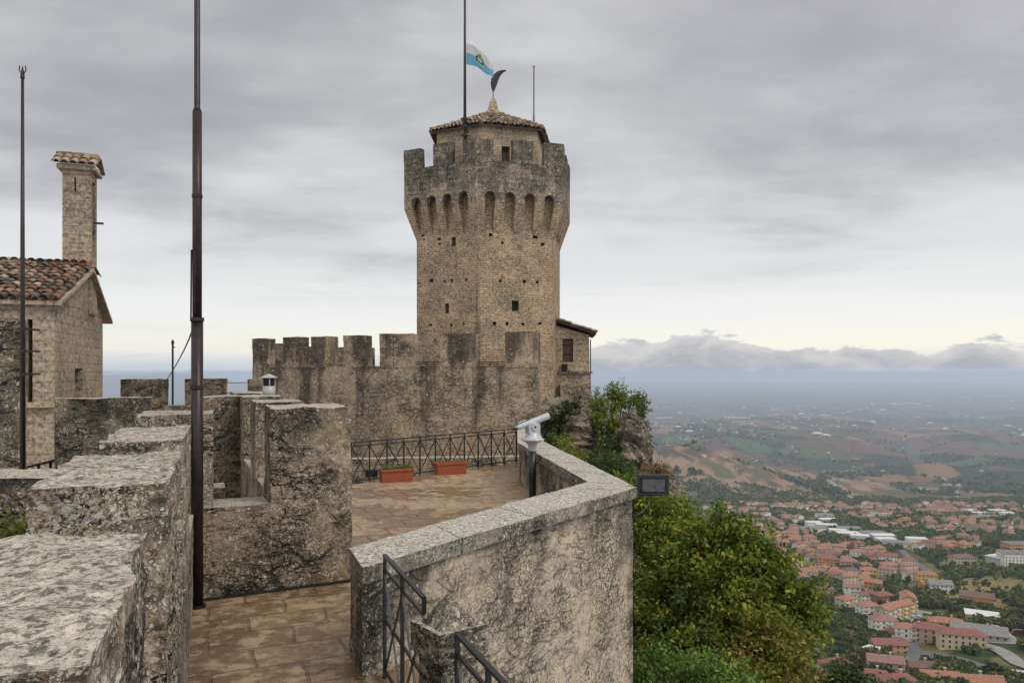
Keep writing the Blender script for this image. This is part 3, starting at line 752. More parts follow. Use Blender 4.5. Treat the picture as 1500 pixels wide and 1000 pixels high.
# ------------------------------------------------------------------ iron railings
def railing(name, p, q, z0, h, n, label, lowrail=0.07, mid=True, th=0.011, first=True, last=True, gap=0.085, big=0.016):
    p = Vector((p[0], p[1], 0)); q = Vector((q[0], q[1], 0)); e = Vector((0, 0, 1))
    r_ = empty(name, (p.x, p.y, z0), label, 'railing')
    for z_, nm in ((z0 + h, 'top_rail'), (z0 + h - gap, 'upper_rail'), (z0 + lowrail, 'bottom_rail')) + (((z0 + (h - gap + lowrail) / 2, 'middle_rail'),) if mid else ()):
        mb = MB(); mb.bar(p + e * z_, q + e * z_, th if nm != 'top_rail' else th * 1.6, th); mb.build(nm, M['iron'], r_)
    for k_ in range(n + 1):
        if (k_ == 0 and not first) or (k_ == n and not last): continue
        c_ = p.lerp(q, k_ / n); mb = MB(); mb.bar(c_ + e * z0, c_ + e * (z0 + h - th), big * 0.9, big * 0.9); mb.build('post', M['iron'], r_)
    off = Vector((-(q - p).y, (q - p).x, 0)).normalized() * 0.007
    for k_ in range(n):
        a = p.lerp(q, k_ / n); b_ = p.lerp(q, (k_ + 1) / n)
        mb = MB(); mb.bar(a + off + e * (z0 + lowrail), b_ + off + e * (z0 + h - gap), th * .75, th * .75); mb.build('cross_bar', M['iron'], r_)
        mb = MB(); mb.bar(b_ - off + e * (z0 + lowrail), a - off + e * (z0 + h - gap), th * .75, th * .75); mb.build('cross_bar', M['iron'], r_)
    return r_
railing('iron_railing', (-3.75, 15.65), (0.115, 19.95), FL, 0.90, 12, 'black iron railing of crossed bars at the far edge of the terrace, behind the planters', mid=False)
ra = Vector((-1.0, 5.9, 0)); rb_ = Vector((-0.56, 4.78, 0))
railing('iron_railing', ra, rb_, FL, 0.965, 2, 'black iron railing between the parapet end and the pointed stone post', th=0.009, gap=0.11, big=0.014)
r2 = Vector((-0.30, 4.12, 0)); r3 = Vector((0.62, 1.85, 0))
railing('iron_railing', r2, r3, FL, 0.965, 5, 'black iron railing in front of the pointed stone post at the bottom edge', th=0.009, gap=0.11, big=0.014)

# pointed stone post
gp = empty('stone_post', (-0.375, 4.42, FL), 'short square stone post with a pyramid cap between the two near railings', 'post')
pc = Vector((-0.375, 4.42, 0)); a1 = Vector((0.80, 0.60, 0)); a2 = Vector((-0.60, 0.80, 0))
def sq(c, h): return [c - a1 * h - a2 * h, c + a1 * h - a2 * h, c + a1 * h + a2 * h, c - a1 * h + a2 * h]
mb = MB(); block(mb, sq(pc, 0.125), -4.5, -1.62, 0.04); mb.build('shaft', M['near'], gp, rough=(0.007, 7))
mb = MB(); block(mb, sq(pc, 0.162), -1.64, -1.47, 0.035)
mb.build('cap_block', M['near'], gp, rough=(0.007, 7))
mb = MB(); q = sq(pc, 0.135); ap = pc + Vector((0, 0, -1.30))
for i in range(4):
    j = (i + 1) % 4; N_ = 7
    A0, B0 = Vector((q[i].x, q[i].y, -1.475)), Vector((q[j].x, q[j].y, -1.475))
    for r_ in range(N_):
        for s_ in range(N_ - r_):
            P_ = lambda r, s: ap.lerp(A0, 1 - r / N_) + (B0 - A0) * (s / N_)
            P_ = lambda r, s: A0 + (B0 - A0) * (s / N_) + (ap - A0) * (r / N_)
            mb.face([P_(r_, s_), P_(r_, s_ + 1), P_(r_ + 1, s_)])
            if s_ + 1 < N_ - r_: mb.face([P_(r_, s_ + 1), P_(r_ + 1, s_ + 1), P_(r_ + 1, s_)])
mb.build('pyramid_cap', M['near'], gp, rough=(0.007, 7))

# small railing beyond the left parapet
sr = empty('iron_railing', at(15, 697, 8.8), 'short sloping dark railing in front of the warm stone wall at far left', 'railing')
for (ya, yb, nm) in ((690, 674, 'top_rail'), (697, 688, 'bottom_rail')):
    mb = MB(); mb.bar(at(15, ya, 8.85), at(80, yb, 9.6), 0.014, 0.012); mb.build(nm, M['iron'], sr)
for t_ in (0, 0.33, 0.62, 0.9):
    a = at(15, 690, 8.85).lerp(at(80, 674, 9.6), t_); b_ = at(15, 697, 8.85).lerp(at(80, 688, 9.6), t_)
    mb = MB(); mb.bar(a, b_ + Vector((0, 0, -0.04)), 0.014, 0.014); mb.build('post', M['iron'], sr)

# ------------------------------------------------------------------ poles
fp = empty('flagpole', (-3.22, 7.68, FL), 'tall dark maroon steel pole standing at the walkway corner', 'pole')
b0 = Vector((-3.22, 7.68, 0)); e = Vector((0, 0, 1))
mb = MB(); mb.tube([b0 + e * FL, b0 + e * 0.54], 0.058, 20); mb.build('lower_tube', M['polepaint'], fp, smooth=True)
mb = MB(); mb.tube([b0 + e * 0.54, b0 + e * 2.66], 0.046, 20); mb.build('middle_tube', M['polepaint'], fp, smooth=True)
mb = MB(); mb.tube([b0 + e * 2.66, b0 + e * 2.70, b0 + e * 7.2], [0.046, 0.03, 0.026], 20); mb.build('upper_tube', M['polepaint'], fp, smooth=True)
for z_ in (0.54, 1.80, -0.15, -0.80):
    mb = MB(); mb.tube([b0 + e * (z_ - .018), b0 + e * (z_ + .018)], 0.068 if z_ < 1 else 0.052, 20); mb.build('clamp', M['polepaint'], fp, smooth=False)
mb = MB(); mb.bar(b0 + e * -0.80 + Vector((-.02, 0, 0)), b0 + e * -0.80 + Vector((-.12, 0.4, 0)), 0.02, 0.02); mb.build('bracket', M['polepaint'], fp)
mb = MB(); mb.tube([b0 + e * FL, b0 + e * (FL + 0.03)], 0.085, 16); mb.build('foot', M['polepaint'], fp)
# cable
c0 = b0 + e * 0.52 + Vector((-0.055, -0.02, 0)); c1 = at(232, 574, 21.9)
pts = []
for i in range(25):
    t_ = i / 24; p = c0.lerp(c1, t_ ** 1.5); p.z = c0.z + (c1.z - c0.z) * t_ ** 1.5
    pts.append(at(285 - 53 * (1 - (1 - t_) ** 1.0) ** 1.35, 468 + (106) * t_ ** 0.95, 7.7 + 14.2 * t_ ** 2))
mb = MB(); mb.tube([b0 + e * 1.25 + Vector((-.050, -.02, 0)), c0] + pts[1:], 0.0085, 6)
tag(mb.build('cable', M['iron'], smooth=True), 'thin dark cable drooping from the tall pole to the distant merlon', 'cable')

lp = empty('thin_pole', at(33, 690, 7.8), 'thin black pole with a small tip in front of the tiled house', 'pole')
lb = Vector((at(33, 690, 7.8).x, 7.8, 0))
mb = MB(); mb.tube([lb + e * -1.1, lb + e * 0.9, lb + e * 3.05], [0.026, 0.022, 0.014], 12); mb.build('tube', M['polepaint'], lp, smooth=True)
mb = MB(); mb.tube([lb + e * 3.05, lb + e * 3.10, lb + e * 3.18], [0.022, 0.018, 0.002], 8)
for sx in (-1, 1): mb.tube([lb + e * 3.08, lb + e * 3.13 + Vector((sx * .035, 0, 0)), lb + e * 3.18 + Vector((sx * .03, 0, 0))], 0.006, 5)
mb.build('finial', M['iron'], lp)
for z_ in (0.22, -0.02, 0.45):
    mb = MB(); mb.tube([lb + e * (z_ - .015), lb + e * (z_ + .015)], 0.036, 12); mb.bar(lb + e * z_, lb + e * z_ + Vector((0.04, 0.22, 0)), .01, .01); mb.build('clamp', M['iron'], lp)
tm = Vector((at(253, 594, 22.3).x, 22.3, 0)); tme = empty('thin_mast', tm + e * -1.0, 'slender dark mast rising between the two distant merlons', 'mast')
mb = MB(); mb.tube([tm + e * -1.0, tm + e * 0.85], 0.03, 8); mb.build('tube', M['iron'], tme)
mb = MB(); mb.tube([tm + e * .83, tm + e * 0.86, tm + e * .92, tm + e * 0.98], [0.03, 0.05, 0.04, 0.003], 8); mb.bar(tm + e * .74, tm + e * .74 + Vector((.07, 0, 0)), .01, .015); mb.build('tip', M['iron'], tme)

# ------------------------------------------------------------------ vent pipe
vb = at(394, 578, 13.75); vt = empty('vent_pipe', (vb.x, vb.y, -0.41), 'small pale metal vent pipe with a conical cap on the yard wall', 'vent')
mb = MB(); mb.tube([(vb.x, vb.y, -0.5), (vb.x, vb.y, -0.25)], 0.115, 16); mb.build('pipe', M['galv'], vt, smooth=True)
mb = MB(); mb.tube([(vb.x, vb.y, -0.25), (vb.x, vb.y, -0.10)], 0.10, 16); mb.build('louvre', M['void'], vt)
for k_ in range(4):
    a = k_ * math.pi / 2 + .4; mb = MB(); mb.bar((vb.x + .108 * math.cos(a), vb.y + .108 * math.sin(a), -.25), (vb.x + .108 * math.cos(a), vb.y + .108 * math.sin(a), -.10), .009, .009); mb.build('strut', M['galv'], vt)
mb = MB(); mb.lathe((vb.x, vb.y, 0), [(0.0, -0.105), (0.15, -0.11), (0.155, -0.095), (0.03, -0.035), (0, -0.03)], 20); mb.build('cap', M['galv'], vt)

# ------------------------------------------------------------------ coin telescope
sx_, sy_ = 0.37, 13.6
ts = empty('coin_telescope', (sx_, sy_, FL), 'pale grey coin telescope on a black pole, looking right over the parapet', 'telescope')
mb = MB(); mb.tube([(sx_, sy_, FL), (sx_, sy_, -1.37)], 0.064, 20); mb.build('pole', M['blackpole'], ts, smooth=True)
mb = MB(); mb.lathe((sx_ - 0.12, sy_ - 0.02, FL), [(0, 0.045), (0.36, 0.045), (0.37, 0.03), (0.37, -0.01)], 28); mb.build('base_plate', M['slab'], ts)
mb = MB(); mb.lathe((sx_, sy_, 0), [(0.064, -1.42), (0.075, -1.37), (0.085, -1.30), (0.16, -1.25), (0.215, -1.225), (0.215, -1.205), (0.15, -1.19), (0.12, -1.13), (0.11, -1.09), (0, -1.085)], 28)
mb.build('collar', M['scope'], ts, smooth=True)
td = Vector((0.86, 0.42, 0.30)).normalized()
c_ = Vector((sx_ + 0.0, sy_, -0.985))
side = td.cross(e).normalized(); upv = side.cross(td)
mb = MB()
prof = [(-0.11, -0.13), (0.11, -0.13), (0.125, -0.02), (0.10, 0.06), (0.04, 0.09), (-0.07, 0.07), (-0.115, 0.0)]
hd = Vector((td.x, td.y, 0)).normalized()
for s_ in (-1, 1):
    f_ = [c_ + hd * a + e * b_ + side * 0.085 * s_ for a, b_ in prof]
    mb.face(f_ if s_ > 0 else list(reversed(f_)))
for i in range(len(prof)):
    a, b_ = prof[i], prof[(i + 1) % len(prof)]
    mb.face([c_ + hd * a[0] + e * a[1] + side * -.085, c_ + hd * b_[0] + e * b_[1] + side * -.085, c_ + hd * b_[0] + e * b_[1] + side * .085, c_ + hd * a[0] + e * a[1] + side * .085])
mb.build('head', M['scope'], ts, bevel=0.012)
mb = MB(); mb.tube([c_ + side * 0.075, c_ + side * 0.11], 0.062, 18); mb.build('side_dial', M['scope'], ts)
mb = MB(); mb.tube([c_ + side * 0.11, c_ + side * 0.118], 0.02, 12); mb.build('dial_screw', M['blackpole'], ts)
tc_ = c_ + e * 0.085
k0, k1 = -0.36, 0.34
mb = MB(); mb.tube([tc_ + td * k0, tc_ + td * (k0 + .05), tc_ + td * (k0 + .10), tc_ + td * (-.05), tc_ + td * .0, tc_ + td * (k1 - .01), tc_ + td * k1], [0.03, 0.04, 0.05, 0.052, 0.058, 0.062, 0.067], 20)
mb.build('barrel', M['scope'], ts, smooth=True)
for s_ in (-1, 1):
    mb = MB(); p = tc_ + td * (k0 - .045) + side * 0.0 + upv * 0.0 + side * .034 * s_
    mb.tube([p, p + td * .07], [0.022, 0.026], 12); mb.build('eyepiece', M['blackpole'], ts, smooth=True)
mb = MB(); mb.tube([tc_ + td * (k1 + 0.0005), tc_ + td * (k1 + 0.004)], 0.055, 18); mb.build('front_lens', M['blackpole'], ts)
mb = MB(); mb.tube([tc_ + td * -.28 + upv * .03, tc_ + td * -.28 + upv * .075, tc_ + td * -.12 + upv * .08, tc_ + td * -.12 + upv * .03], 0.009, 8); mb.build('sight_bar', M['scope'], ts)

# ------------------------------------------------------------------ planters
def planter(px0, px1, pyb, label, plants):
    a = on(px0, pyb, FL); L = 0.68
    d_ = Vector((0.70, 0.62, 0)).normalized() if False else (Vector((0.115, 19.95, 0)) - Vector((-3.75, 15.65, 0))).normalized()
    return a, d_
def make_planter(cx, cy, ang, label, plants, LL=0.34):
    r_ = empty('planter', (cx, cy, FL), label, 'planter', 'terracotta planters by the railing')
    ax = Vector((math.cos(ang), math.sin(ang), 0)); ay = Vector((-ax.y, ax.x, 0)); c = Vector((cx, cy, 0))
    def rc(hx, hy): return [tuple((c - ax * hx - ay * hy)[:2]), tuple((c + ax * hx - ay * hy)[:2]), tuple((c + ax * hx + ay * hy)[:2]), tuple((c - ax * hx + ay * hy)[:2])]
    mb = MB(); mb.prism(rc(LL * .92, .125), FL + 0.004, FL + .245, poly2=rc(LL * .97, .145), top=False); mb.build('box', M['terracotta'], r_)
    mb = MB(); o_, i_ = rc(LL, .165), rc(LL - .03, .135)
    for k_ in range(4):
        j = (k_ + 1) % 4; z0, z1 = FL + .235, FL + .285
        mb.face([(*o_[k_], z0), (*o_[j], z0), (*o_[j], z1), (*o_[k_], z1)]); mb.face([(*i_[j], z0), (*i_[k_], z0), (*i_[k_], z1), (*i_[j], z1)])
        mb.face([(*o_[k_], z1), (*o_[j], z1), (*i_[j], z1), (*i_[k_], z1)]); mb.face([(*o_[j], z0), (*o_[k_], z0), (*i_[k_], z0), (*i_[j], z0)])
    mb.build('rim', M['terracotta'], r_)
    mb = MB(); mb.face([(*p, FL + .262) for p in rc(LL - .028, .137)]); mb.build('soil', M['soil'], r_)
    if plants:
        mb = MB()
        for _ in range(700):
            p = c + ax * random.uniform(-LL + .03, LL - .02) + ay * random.uniform(-.14, .12) + e * (FL + .26 + random.random() ** 1.6 * .09)
            q = Vector((random.gauss(0, 1), random.gauss(0, 1), random.gauss(0, .7))).normalized(); s2 = q.cross(Vector((random.gauss(0, 1), random.gauss(0, 1), random.gauss(0, 1)))).normalized()
            L = random.uniform(.02, .045); g_ = random.uniform(.6, 1.3)
            mb.face([p, p + q * L + s2 * L * .3, p + q * L * 1.7, p + q * L - s2 * L * .3], col=(.10 * g_, .15 * g_, .035 * g_))
        mb.build('sprouts', M['leaf'], r_, weld=False)
RA = math.atan2(19.95 - 15.65, 3.865)
make_planter(-2.55, 16.55, R(24), 'terracotta planter with sparse green sprouts, left of the two', True, 0.37)
make_planter(-1.46, 17.75, R(26), 'bare terracotta planter, right of the two', False, 0.38)
mb = MB(); c_ = on(541, 700, FL); mb.box(c_ + Vector((0, .25, 0)), (1, .3), (-.3, 1), .13, .1, FL + .003, FL + .17)
o = mb.build('small_box', M['blackpole'], bevel=.012); tag(o, 'small black box on the floor behind the sprouting planter', 'box')

# ------------------------------------------------------------------ floodlight on the parapet corner
fl = empty('floodlight', (1.72, 9.85, -1.62), 'black rectangular floodlight bolted outside the parapet corner', 'floodlight')
fc0 = at(954, 708, 9.95)
def fbox(hx, hz, y0, y1, c=fc0, dz=0, dxx=0):
    mb = MB(); mb.prism([(c.x - hx + dxx, y0), (c.x + hx + dxx, y0), (c.x + hx + dxx, y1), (c.x - hx + dxx, y1)], c.z - hz + dz, c.z + hz + dz); return mb
fbox(.195, .115, 9.86, 10.02).build('housing', M['lampcase'], fl, bevel=.03)
mb = MB()
for k_ in range(7): x_ = fc0.x - .16 + k_ * .053; mb.prism([(x_, 9.9), (x_ + .008, 9.9), (x_ + .008, 10.03), (x_, 10.03)], fc0.z + .10, fc0.z + .135)
mb.build('cooling_fins', M['lampcase'], fl)
mb = MB(); c = fc0
for (x0, x1, z0, z1) in ((-.21, .21, .09, .13), (-.21, .21, -.13, -.105), (-.21, -.175, -.105, .09), (.175, .21, -.105, .09)):
    mb.prism([(c.x + x0, 9.83), (c.x + x1, 9.83), (c.x + x1, 9.865), (c.x + x0, 9.865)], c.z + z0, c.z + z1)
mb.build('frame', M['blackpole'], fl)
fbox(.15, .085, 9.835, 9.858, dxx=.01, dz=-.008).build('window', M['glass'], fl, bevel=.006)
mb = MB(); mb.bar((c.x - .2, 9.93, c.z - .145), (c.x + .14, 9.93, c.z - .145), .022, .012); mb.bar((c.x - .2, 9.93, c.z - .145), (c.x - .3, 9.93, c.z - .05), .02, .012)
mb.build('bracket', M['iron'], fl)
mb = MB(); mb.tube([at(930, 756, 9.86), at(942, 748, 9.92), at(951, 738, 9.95), at(950, 724, 9.95)], .006, 6); mb.build('cable', M['polegrey'], fl, smooth=True)

# ------------------------------------------------------------------ weeds on the low wall
def weeds(name, c, rx, ry, rz, n, L0, cols, label, cat='plant', stem=True, mat='leaf', parent=None, leafname='leaves'):
    r_ = empty(name, c, label, cat); c = Vector(c)
    mb = MB(); ms = MB()
    tips = []
    for k_ in range(max(6, n // 60)):
        tip = c + Vector((random.uniform(-rx, rx), random.uniform(-ry, ry), random.uniform(.4, 1) * rz)); tips.append(tip)
        ms.tube([c + Vector((random.uniform(-.3, .3) * rx, random.uniform(-.3, .3) * ry, 0)), (c + tip) / 2 + Vector((random.gauss(0, .1) * rx, 0, .1 * rz)), tip], [L0 * .10, L0 * .07, L0 * .03], 4, caps=False)
    for _ in range(n):
        tp_ = random.choice(tips); p = c.lerp(tp_, random.random() ** .5) + Vector((random.gauss(0, 1), random.gauss(0, 1), random.gauss(0, 1))) * L0 * .8
        q = Vector((random.gauss(0, 1), random.gauss(0, 1), random.gauss(.2, .7))).normalized(); s2 = q.cross(Vector((random.gauss(0, 1), random.gauss(0, 1), random.gauss(0, 1)))).normalized()
        L = L0 * random.uniform(.6, 1.3); k2 = random.choice(cols); g_ = random.uniform(.7, 1.3)
        mb.face([p, p + q * L * .55 + s2 * L * .3, p + q * L, p + q * L * .55 - s2 * L * .3], col=tuple(v * g_ for v in k2))
    mb.build(leafname, M[mat], r_, weld=False); ms.build('stems', M['bark'], r_)
    return r_
GR = [(.08, .095, .018), (.12, .13, .025), (.17, .16, .035), (.05, .065, .015)]
weeds('weed_clump', at(10, 800, 5.9), .32, .15, .26, 900, .045, GR, 'clump of yellow green weeds on the wall at the left edge')
# ------------------------------------------------------------------ cutting real openings
def cut(o, boxes):
    """boxes: MB of closed boxes taken out of the mesh o"""
    me = bpy.data.meshes.new('cutter'); me.from_pydata([tuple(Vector(p)) for p in boxes.v], [], boxes.f)
    bm = bmesh.new(); bm.from_mesh(me); bmesh.ops.remove_doubles(bm, verts=bm.verts, dist=1e-5); bmesh.ops.recalc_face_normals(bm, faces=bm.faces); bm.to_mesh(me); bm.free()
    me.materials.append(o.data.materials[0])
    c = bpy.data.objects.new('cutter', me); C.objects.link(c)
    md = o.modifiers.new('cut', 'BOOLEAN'); md.object = c; md.operation = 'DIFFERENCE'; md.solver = 'EXACT'
    bpy.context.view_layer.update()
    dg = bpy.context.evaluated_depsgraph_get()
    new = bpy.data.meshes.new_from_object(o.evaluated_get(dg))
    o.modifiers.clear(); nm = o.data.name; old = o.data; o.data = new; bpy.data.meshes.remove(old); new.name = nm
    bpy.data.objects.remove(c); bpy.data.meshes.remove(me)
def face_at(P0, P1, px):
    """point of the upright plane through P0, P1 seen in photo column px"""
    k_ = (px - CX) / F; d_ = Vector(P1[:2]) - Vector(P0[:2])
    s_ = (k_ * P0[1] - P0[0]) / (d_.x - k_ * d_.y)
    return Vector((P0[0] + d_.x * s_, P0[1] + d_.y * s_, 0))
def hole(mb, P0, P1, px0, px1, py0, py1, depth=0.5):
    """opening in that plane spanning the pixel box"""
    a, b_ = face_at(P0, P1, px0), face_at(P0, P1, px1); d_ = (b_ - a).normalized(); n_ = Vector((d_.y, -d_.x, 0))
    Ym = (a.y + b_.y) / 2; z0, z1 = (HY - py1) / F * Ym, (HY - py0) / F * Ym
    q = [a + n_ * .3, b_ + n_ * .3, b_ - n_ * depth, a - n_ * depth]
    mb.prism([(p.x, p.y) for p in q], z0, z1)

# ------------------------------------------------------------------ castle wall behind the terrace
cwall = empty('castle_wall', (-4, 28, -4), 'long weathered castle curtain wall with square merlons, in front of the tower', 'castle wall')
Pr, Pb, Pl = (0.92, 26.5, 0), (-4.38, 27.5, 0), (-10.85, 31.4, 0)
SZ, MZ = 0.225, 1.40
def back(P0, P1, d_):          # direction away from the camera, square to the segment
    v = (Vector(P1) - Vector(P0)); v.z = 0; n_ = Vector((v.y, -v.x, 0)).normalized()
    return n_ * d_ if n_.y > 0 else -n_ * d_
nb1, nb2 = back(Pb, Pr, .62), back(Pl, Pb, .62)
mid_b = (nb1 + nb2).normalized() * .64
mb = MB()
def cwseg(P0, P1, b0, b1):
    P0, P1 = Vector(P0), Vector(P1); e = Vector((0, 0, 1))
    n0 = len(mb.f); grid_face(mb, P0 - e * 5, P1 - e * 5, P1 + e * SZ, P0 + e * SZ, .2)
    for k_ in range(n0, len(mb.f)):      # width of the runs below each gap
        m_ = [mb.v[i] for i in mb.f[k_]]; x = sum(p[0] for p in m_) / 4; y = sum(p[1] for p in m_) / 4; px_ = CX + F * x / y; run = 0
        for a, b_ in ((386, 416), (426, 457), (470, 504), (520, 558), (603, 647), (693, 742)): run = max(run, min(1, max(0, (px_ - a + 5) / 9)) * min(1, max(0, (b_ + 5 - px_) / 9)))
        mb.c[k_] = (1 - run, 1, 1)
    grid_face(mb, P0 + e * SZ, P1 + e * SZ, P1 + b1 + e * SZ, P0 + b0 + e * SZ, .3)
    grid_face(mb, P1 + b1 - e * 5, P0 + b0 - e * 5, P0 + b0 + e * SZ, P1 + b1 + e * SZ, .6)
cwseg(Pl, Pb, nb2, mid_b); cwseg(Pb, Pr, mid_b, nb1)
q = [Vector(Pr), Vector(Pr) + nb1]; grid_face(mb, q[0] - Vector((0, 0, 5)), q[1] - Vector((0, 0, 5)), q[1] + Vector((0, 0, SZ)), q[0] + Vector((0, 0, SZ)), .3)
mb.build('wall', M['castle'], cwall, rough=(.03, 1.6))
def cmer(P0, P1, nb, pa, pb, dz=0.0, bx=0.0):
    a, b_ = face_at(P0, P1, pa), face_at(P0, P1, pb); d_ = (b_ - a).normalized(); f_ = -nb.normalized() * .012
    mb = MB(); block(mb, [a + f_, b_ + f_ - d_ * bx, b_ - d_ * bx + nb * .99, a + nb * .99], SZ - .05, MZ + dz, .17)
    mb.build('merlon', M['castle'], cwall, rough=(.03, 1.9))
for pa, pb, dz in ((740, 787.5, .03), (645, 695, 0), (577, 605.5, .01)): cmer(Pb, Pr, nb1, pa, pb, dz)
a = face_at(Pl, Pb, 557)
cmer(Pl, Pb, nb2, 556.5, 575.5, .012)
for pa, pb, dz in ((503, 529, .0), (456, 479, .0), (415, 436, .02), (370, 386, .0)): cmer(Pl, Pb, nb2, pa, pb, dz)
# far side of the same bastion
rw = empty('rear_battlement', (-10.5, 35, -3), 'strip of far battlement glimpsed between the leftmost castle wall merlons', 'castle wall')
mb = MB(); block(mb, [at(392, 540, 35), at(560, 540, 35), at(560, 540, 35.5), at(392, 540, 35.5)], -4, .25, .5); mb.build('wall', M['mid'], rw, rough=(.03, 1.6))
for pa, pb, py in ((394, 418, 503), (452, 470, 507), (494, 506, 508), (541, 549, 509)):
    mb = MB(); block(mb, [at(pa, py, 34.98), at(pb, py, 34.98), at(pb, py, 35.5), at(pa, py, 35.5)], .2, at(0, py, 35).z, .3); mb.build('merlon', M['mid'], rw, rough=(.03, 1.9))
# thin rail seen in the gaps
for pa, pb, py in ((606, 645, 533), (696, 740, 533)):
    r_ = empty('gap_railing', at(pa, 536, 27.9), 'low black rail in the ' + ('left' if pa < 650 else 'right') + ' wide gap of the castle wall, below the tower', 'railing')
    mb = MB(); mb.bar(at(pa - 3, py - 3, 27.9), at(pb + 3, py - 3, 27.9), .014, .014); mb.build('top_rail', M['iron'], r_)
    mb = MB(); mb.bar(at(pa - 3, py + 0, 27.9), at(pb + 3, py, 27.9), .01, .01); mb.build('lower_rail', M['iron'], r_)
    for k_ in range(5):
        p = at(pa + (pb - pa) * k_ / 4, 536, 27.9); mb = MB(); mb.bar(p - Vector((0, 0, .1)), p + Vector((0, 0, .15)), .012, .012); mb.build('post', M['iron'], r_)
# sunken yard, with the coped low wall seen through the railing
mb = MB(); mb.prism([(-16, 10.5), (-6, 14), (-3.6, 16.3), (0.2, 20.6), (2.2, 24), (2.8, 42), (-20, 44)], -12, -3.7); tag(mb.build('yard_ground', M['floor']), kind='structure')
mb = MB(); block(mb, [(-7.5, 23.2), (1.1, 24.3), (1.05, 24.75), (-7.5, 23.65)], -3.72, -2.72, .3)
o = mb.build('low_wall', M['mid'], rough=(.02, 2)); tag(o, 'low grey coped wall between the black railing and the foot of the castle wall', 'wall')

# ------------------------------------------------------------------ roof tiles
def tiles(mb, A, B, up, n_, Ls, inside, r=.1, L=.42, cols=None, step=None, lift=.03, jit=.012):
    """rows of half-round clay tiles over the slope that starts at the eave A-B"""
    A, B = Vector(A), Vector(B); ex = (B - A).normalized(); W_ = (B - A).length; step = step or r * 2.05
    nc = int(W_ / step) + 1; nr = int(Ls / (L * .8)) + 2
    for c_ in range(nc + 1):
        for r_ in range(nr):
            u_ = c_ * step + random.gauss(0, jit); v_ = r_ * L * .8 - .06
            if not inside(u_, v_ + L * .4): continue
            o_ = A + ex * u_ + up * v_ + n_ * (lift + random.random() * jit); rot = random.gauss(0, .03)
            ud = (up + ex * rot).normalized(); hi = o_ + ud * L + n_ * (.005); lo = o_ + n_ * .032
            k_ = random.choice(cols); g_ = random.uniform(.75, 1.25); col = tuple(v * g_ for v in k_)
            S_ = 5
            for i in range(S_):
                a0, a1 = math.pi * i / S_, math.pi * (i + 1) / S_
                P_ = lambda base, rr, a: base + ex * math.cos(a) * rr + n_ * math.sin(a) * rr * .85
                mb.face([P_(lo, r, a1), P_(lo, r, a0), P_(hi, r * .84, a0), P_(hi, r * .84, a1)], uv=[(0, 0)] * 4, col=col)
                mb.face([P_(lo, r, a0), P_(lo, r, a1), P_(lo, r * .8, a1), P_(lo, r * .8, a0)], uv=[(0, 0)] * 4, col=tuple(v * .8 for v in col))
                mb.face([P_(lo, r * .8, a0), P_(lo, r * .8, a1), P_(hi, r * .66, a1), P_(hi, r * .66, a0)], uv=[(0, 0)] * 4, col=tuple(v * .8 for v in col))
TC = [(.27, .125, .07), (.22, .13, .085), (.34, .27, .20), (.07, .06, .045), (.12, .09, .065), (.26, .20, .145), (.19, .09, .055), (.09, .075, .055)]
TCt = [(.25, .17, .11), (.30, .24, .17), (.13, .10, .07), (.20, .15, .10), (.34, .27, .20), (.24, .14, .085)]

# ------------------------------------------------------------------ the tower
tw = empty('tower', (-0.95, 37.8, -4), 'tall polygonal stone tower with arched corbels and battlements, flag on top', 'tower')
PP = [Vector(p) for p in ((-5.14, 35.8), (-1.64, 34.0), (2.4, 35.2), (3.02, 39.2), (-1.0, 41.8), (-5.0, 40.2))]
TC0 = Vector((-0.95, 37.8))
def sc_(k_): return [TC0 + (p - TC0) * k_ for p in PP]
SH = sc_(.865)
NP = len(PP)
mb = MB(); mb.prism([tuple(p) for p in SH], -6, 8.5)
shaft = mb.build('shaft', M['tower'], tw, col=True)
hb = MB()
L0, C0_, R0 = [(*SH[i], 0) for i in (0, 1, 2)]
for (x, y, w_, h_) in ((619.5, 345, 3.2, 3), (621, 351, 2.4, 3.5), (643, 350, 5.5, 3.5), (644, 357, 3.5, 3), (632, 411, 5, 5.5), (651.5, 412, 3, 3), (662, 411, 3, 4.5), (683, 409.5, 4, 4), (631, 476, 4, 3.5), (661, 476, 3.5, 4), (679, 474, 3, 3), (613.5, 415, 2.4, 3), (637, 498, 2.5, 3)):
    hole(hb, L0, C0_, x - w_ / 2, x + w_ / 2, y - h_ / 2, y + h_ / 2, .45)
hole(hb, L0, C0_, 661.3, 667.5, 347, 360.5, .7); hole(hb, L0, C0_, 651.5, 657.5, 444, 459, .7)
for (x, y, w_, h_) in ((718.5, 344, 5, 5), (736, 355.5, 4, 4), (784, 346, 7.5, 7), (795, 358, 5, 4.5), (733, 411.5, 4, 4), (768, 412.5, 5, 4.5), (787, 413.5, 4, 4), (724.5, 473.5, 5, 5.5), (743, 474, 4, 6), (766, 474.5, 4.5, 4), (791, 473.5, 4.5, 4)):
    hole(hb, C0_, R0, x - w_ / 2, x + w_ / 2, y - h_ / 2, y + h_ / 2, .45)
hole(hb, C0_, R0, 749.5, 760, 440, 455.5, .7)
cut(shaft, hb)
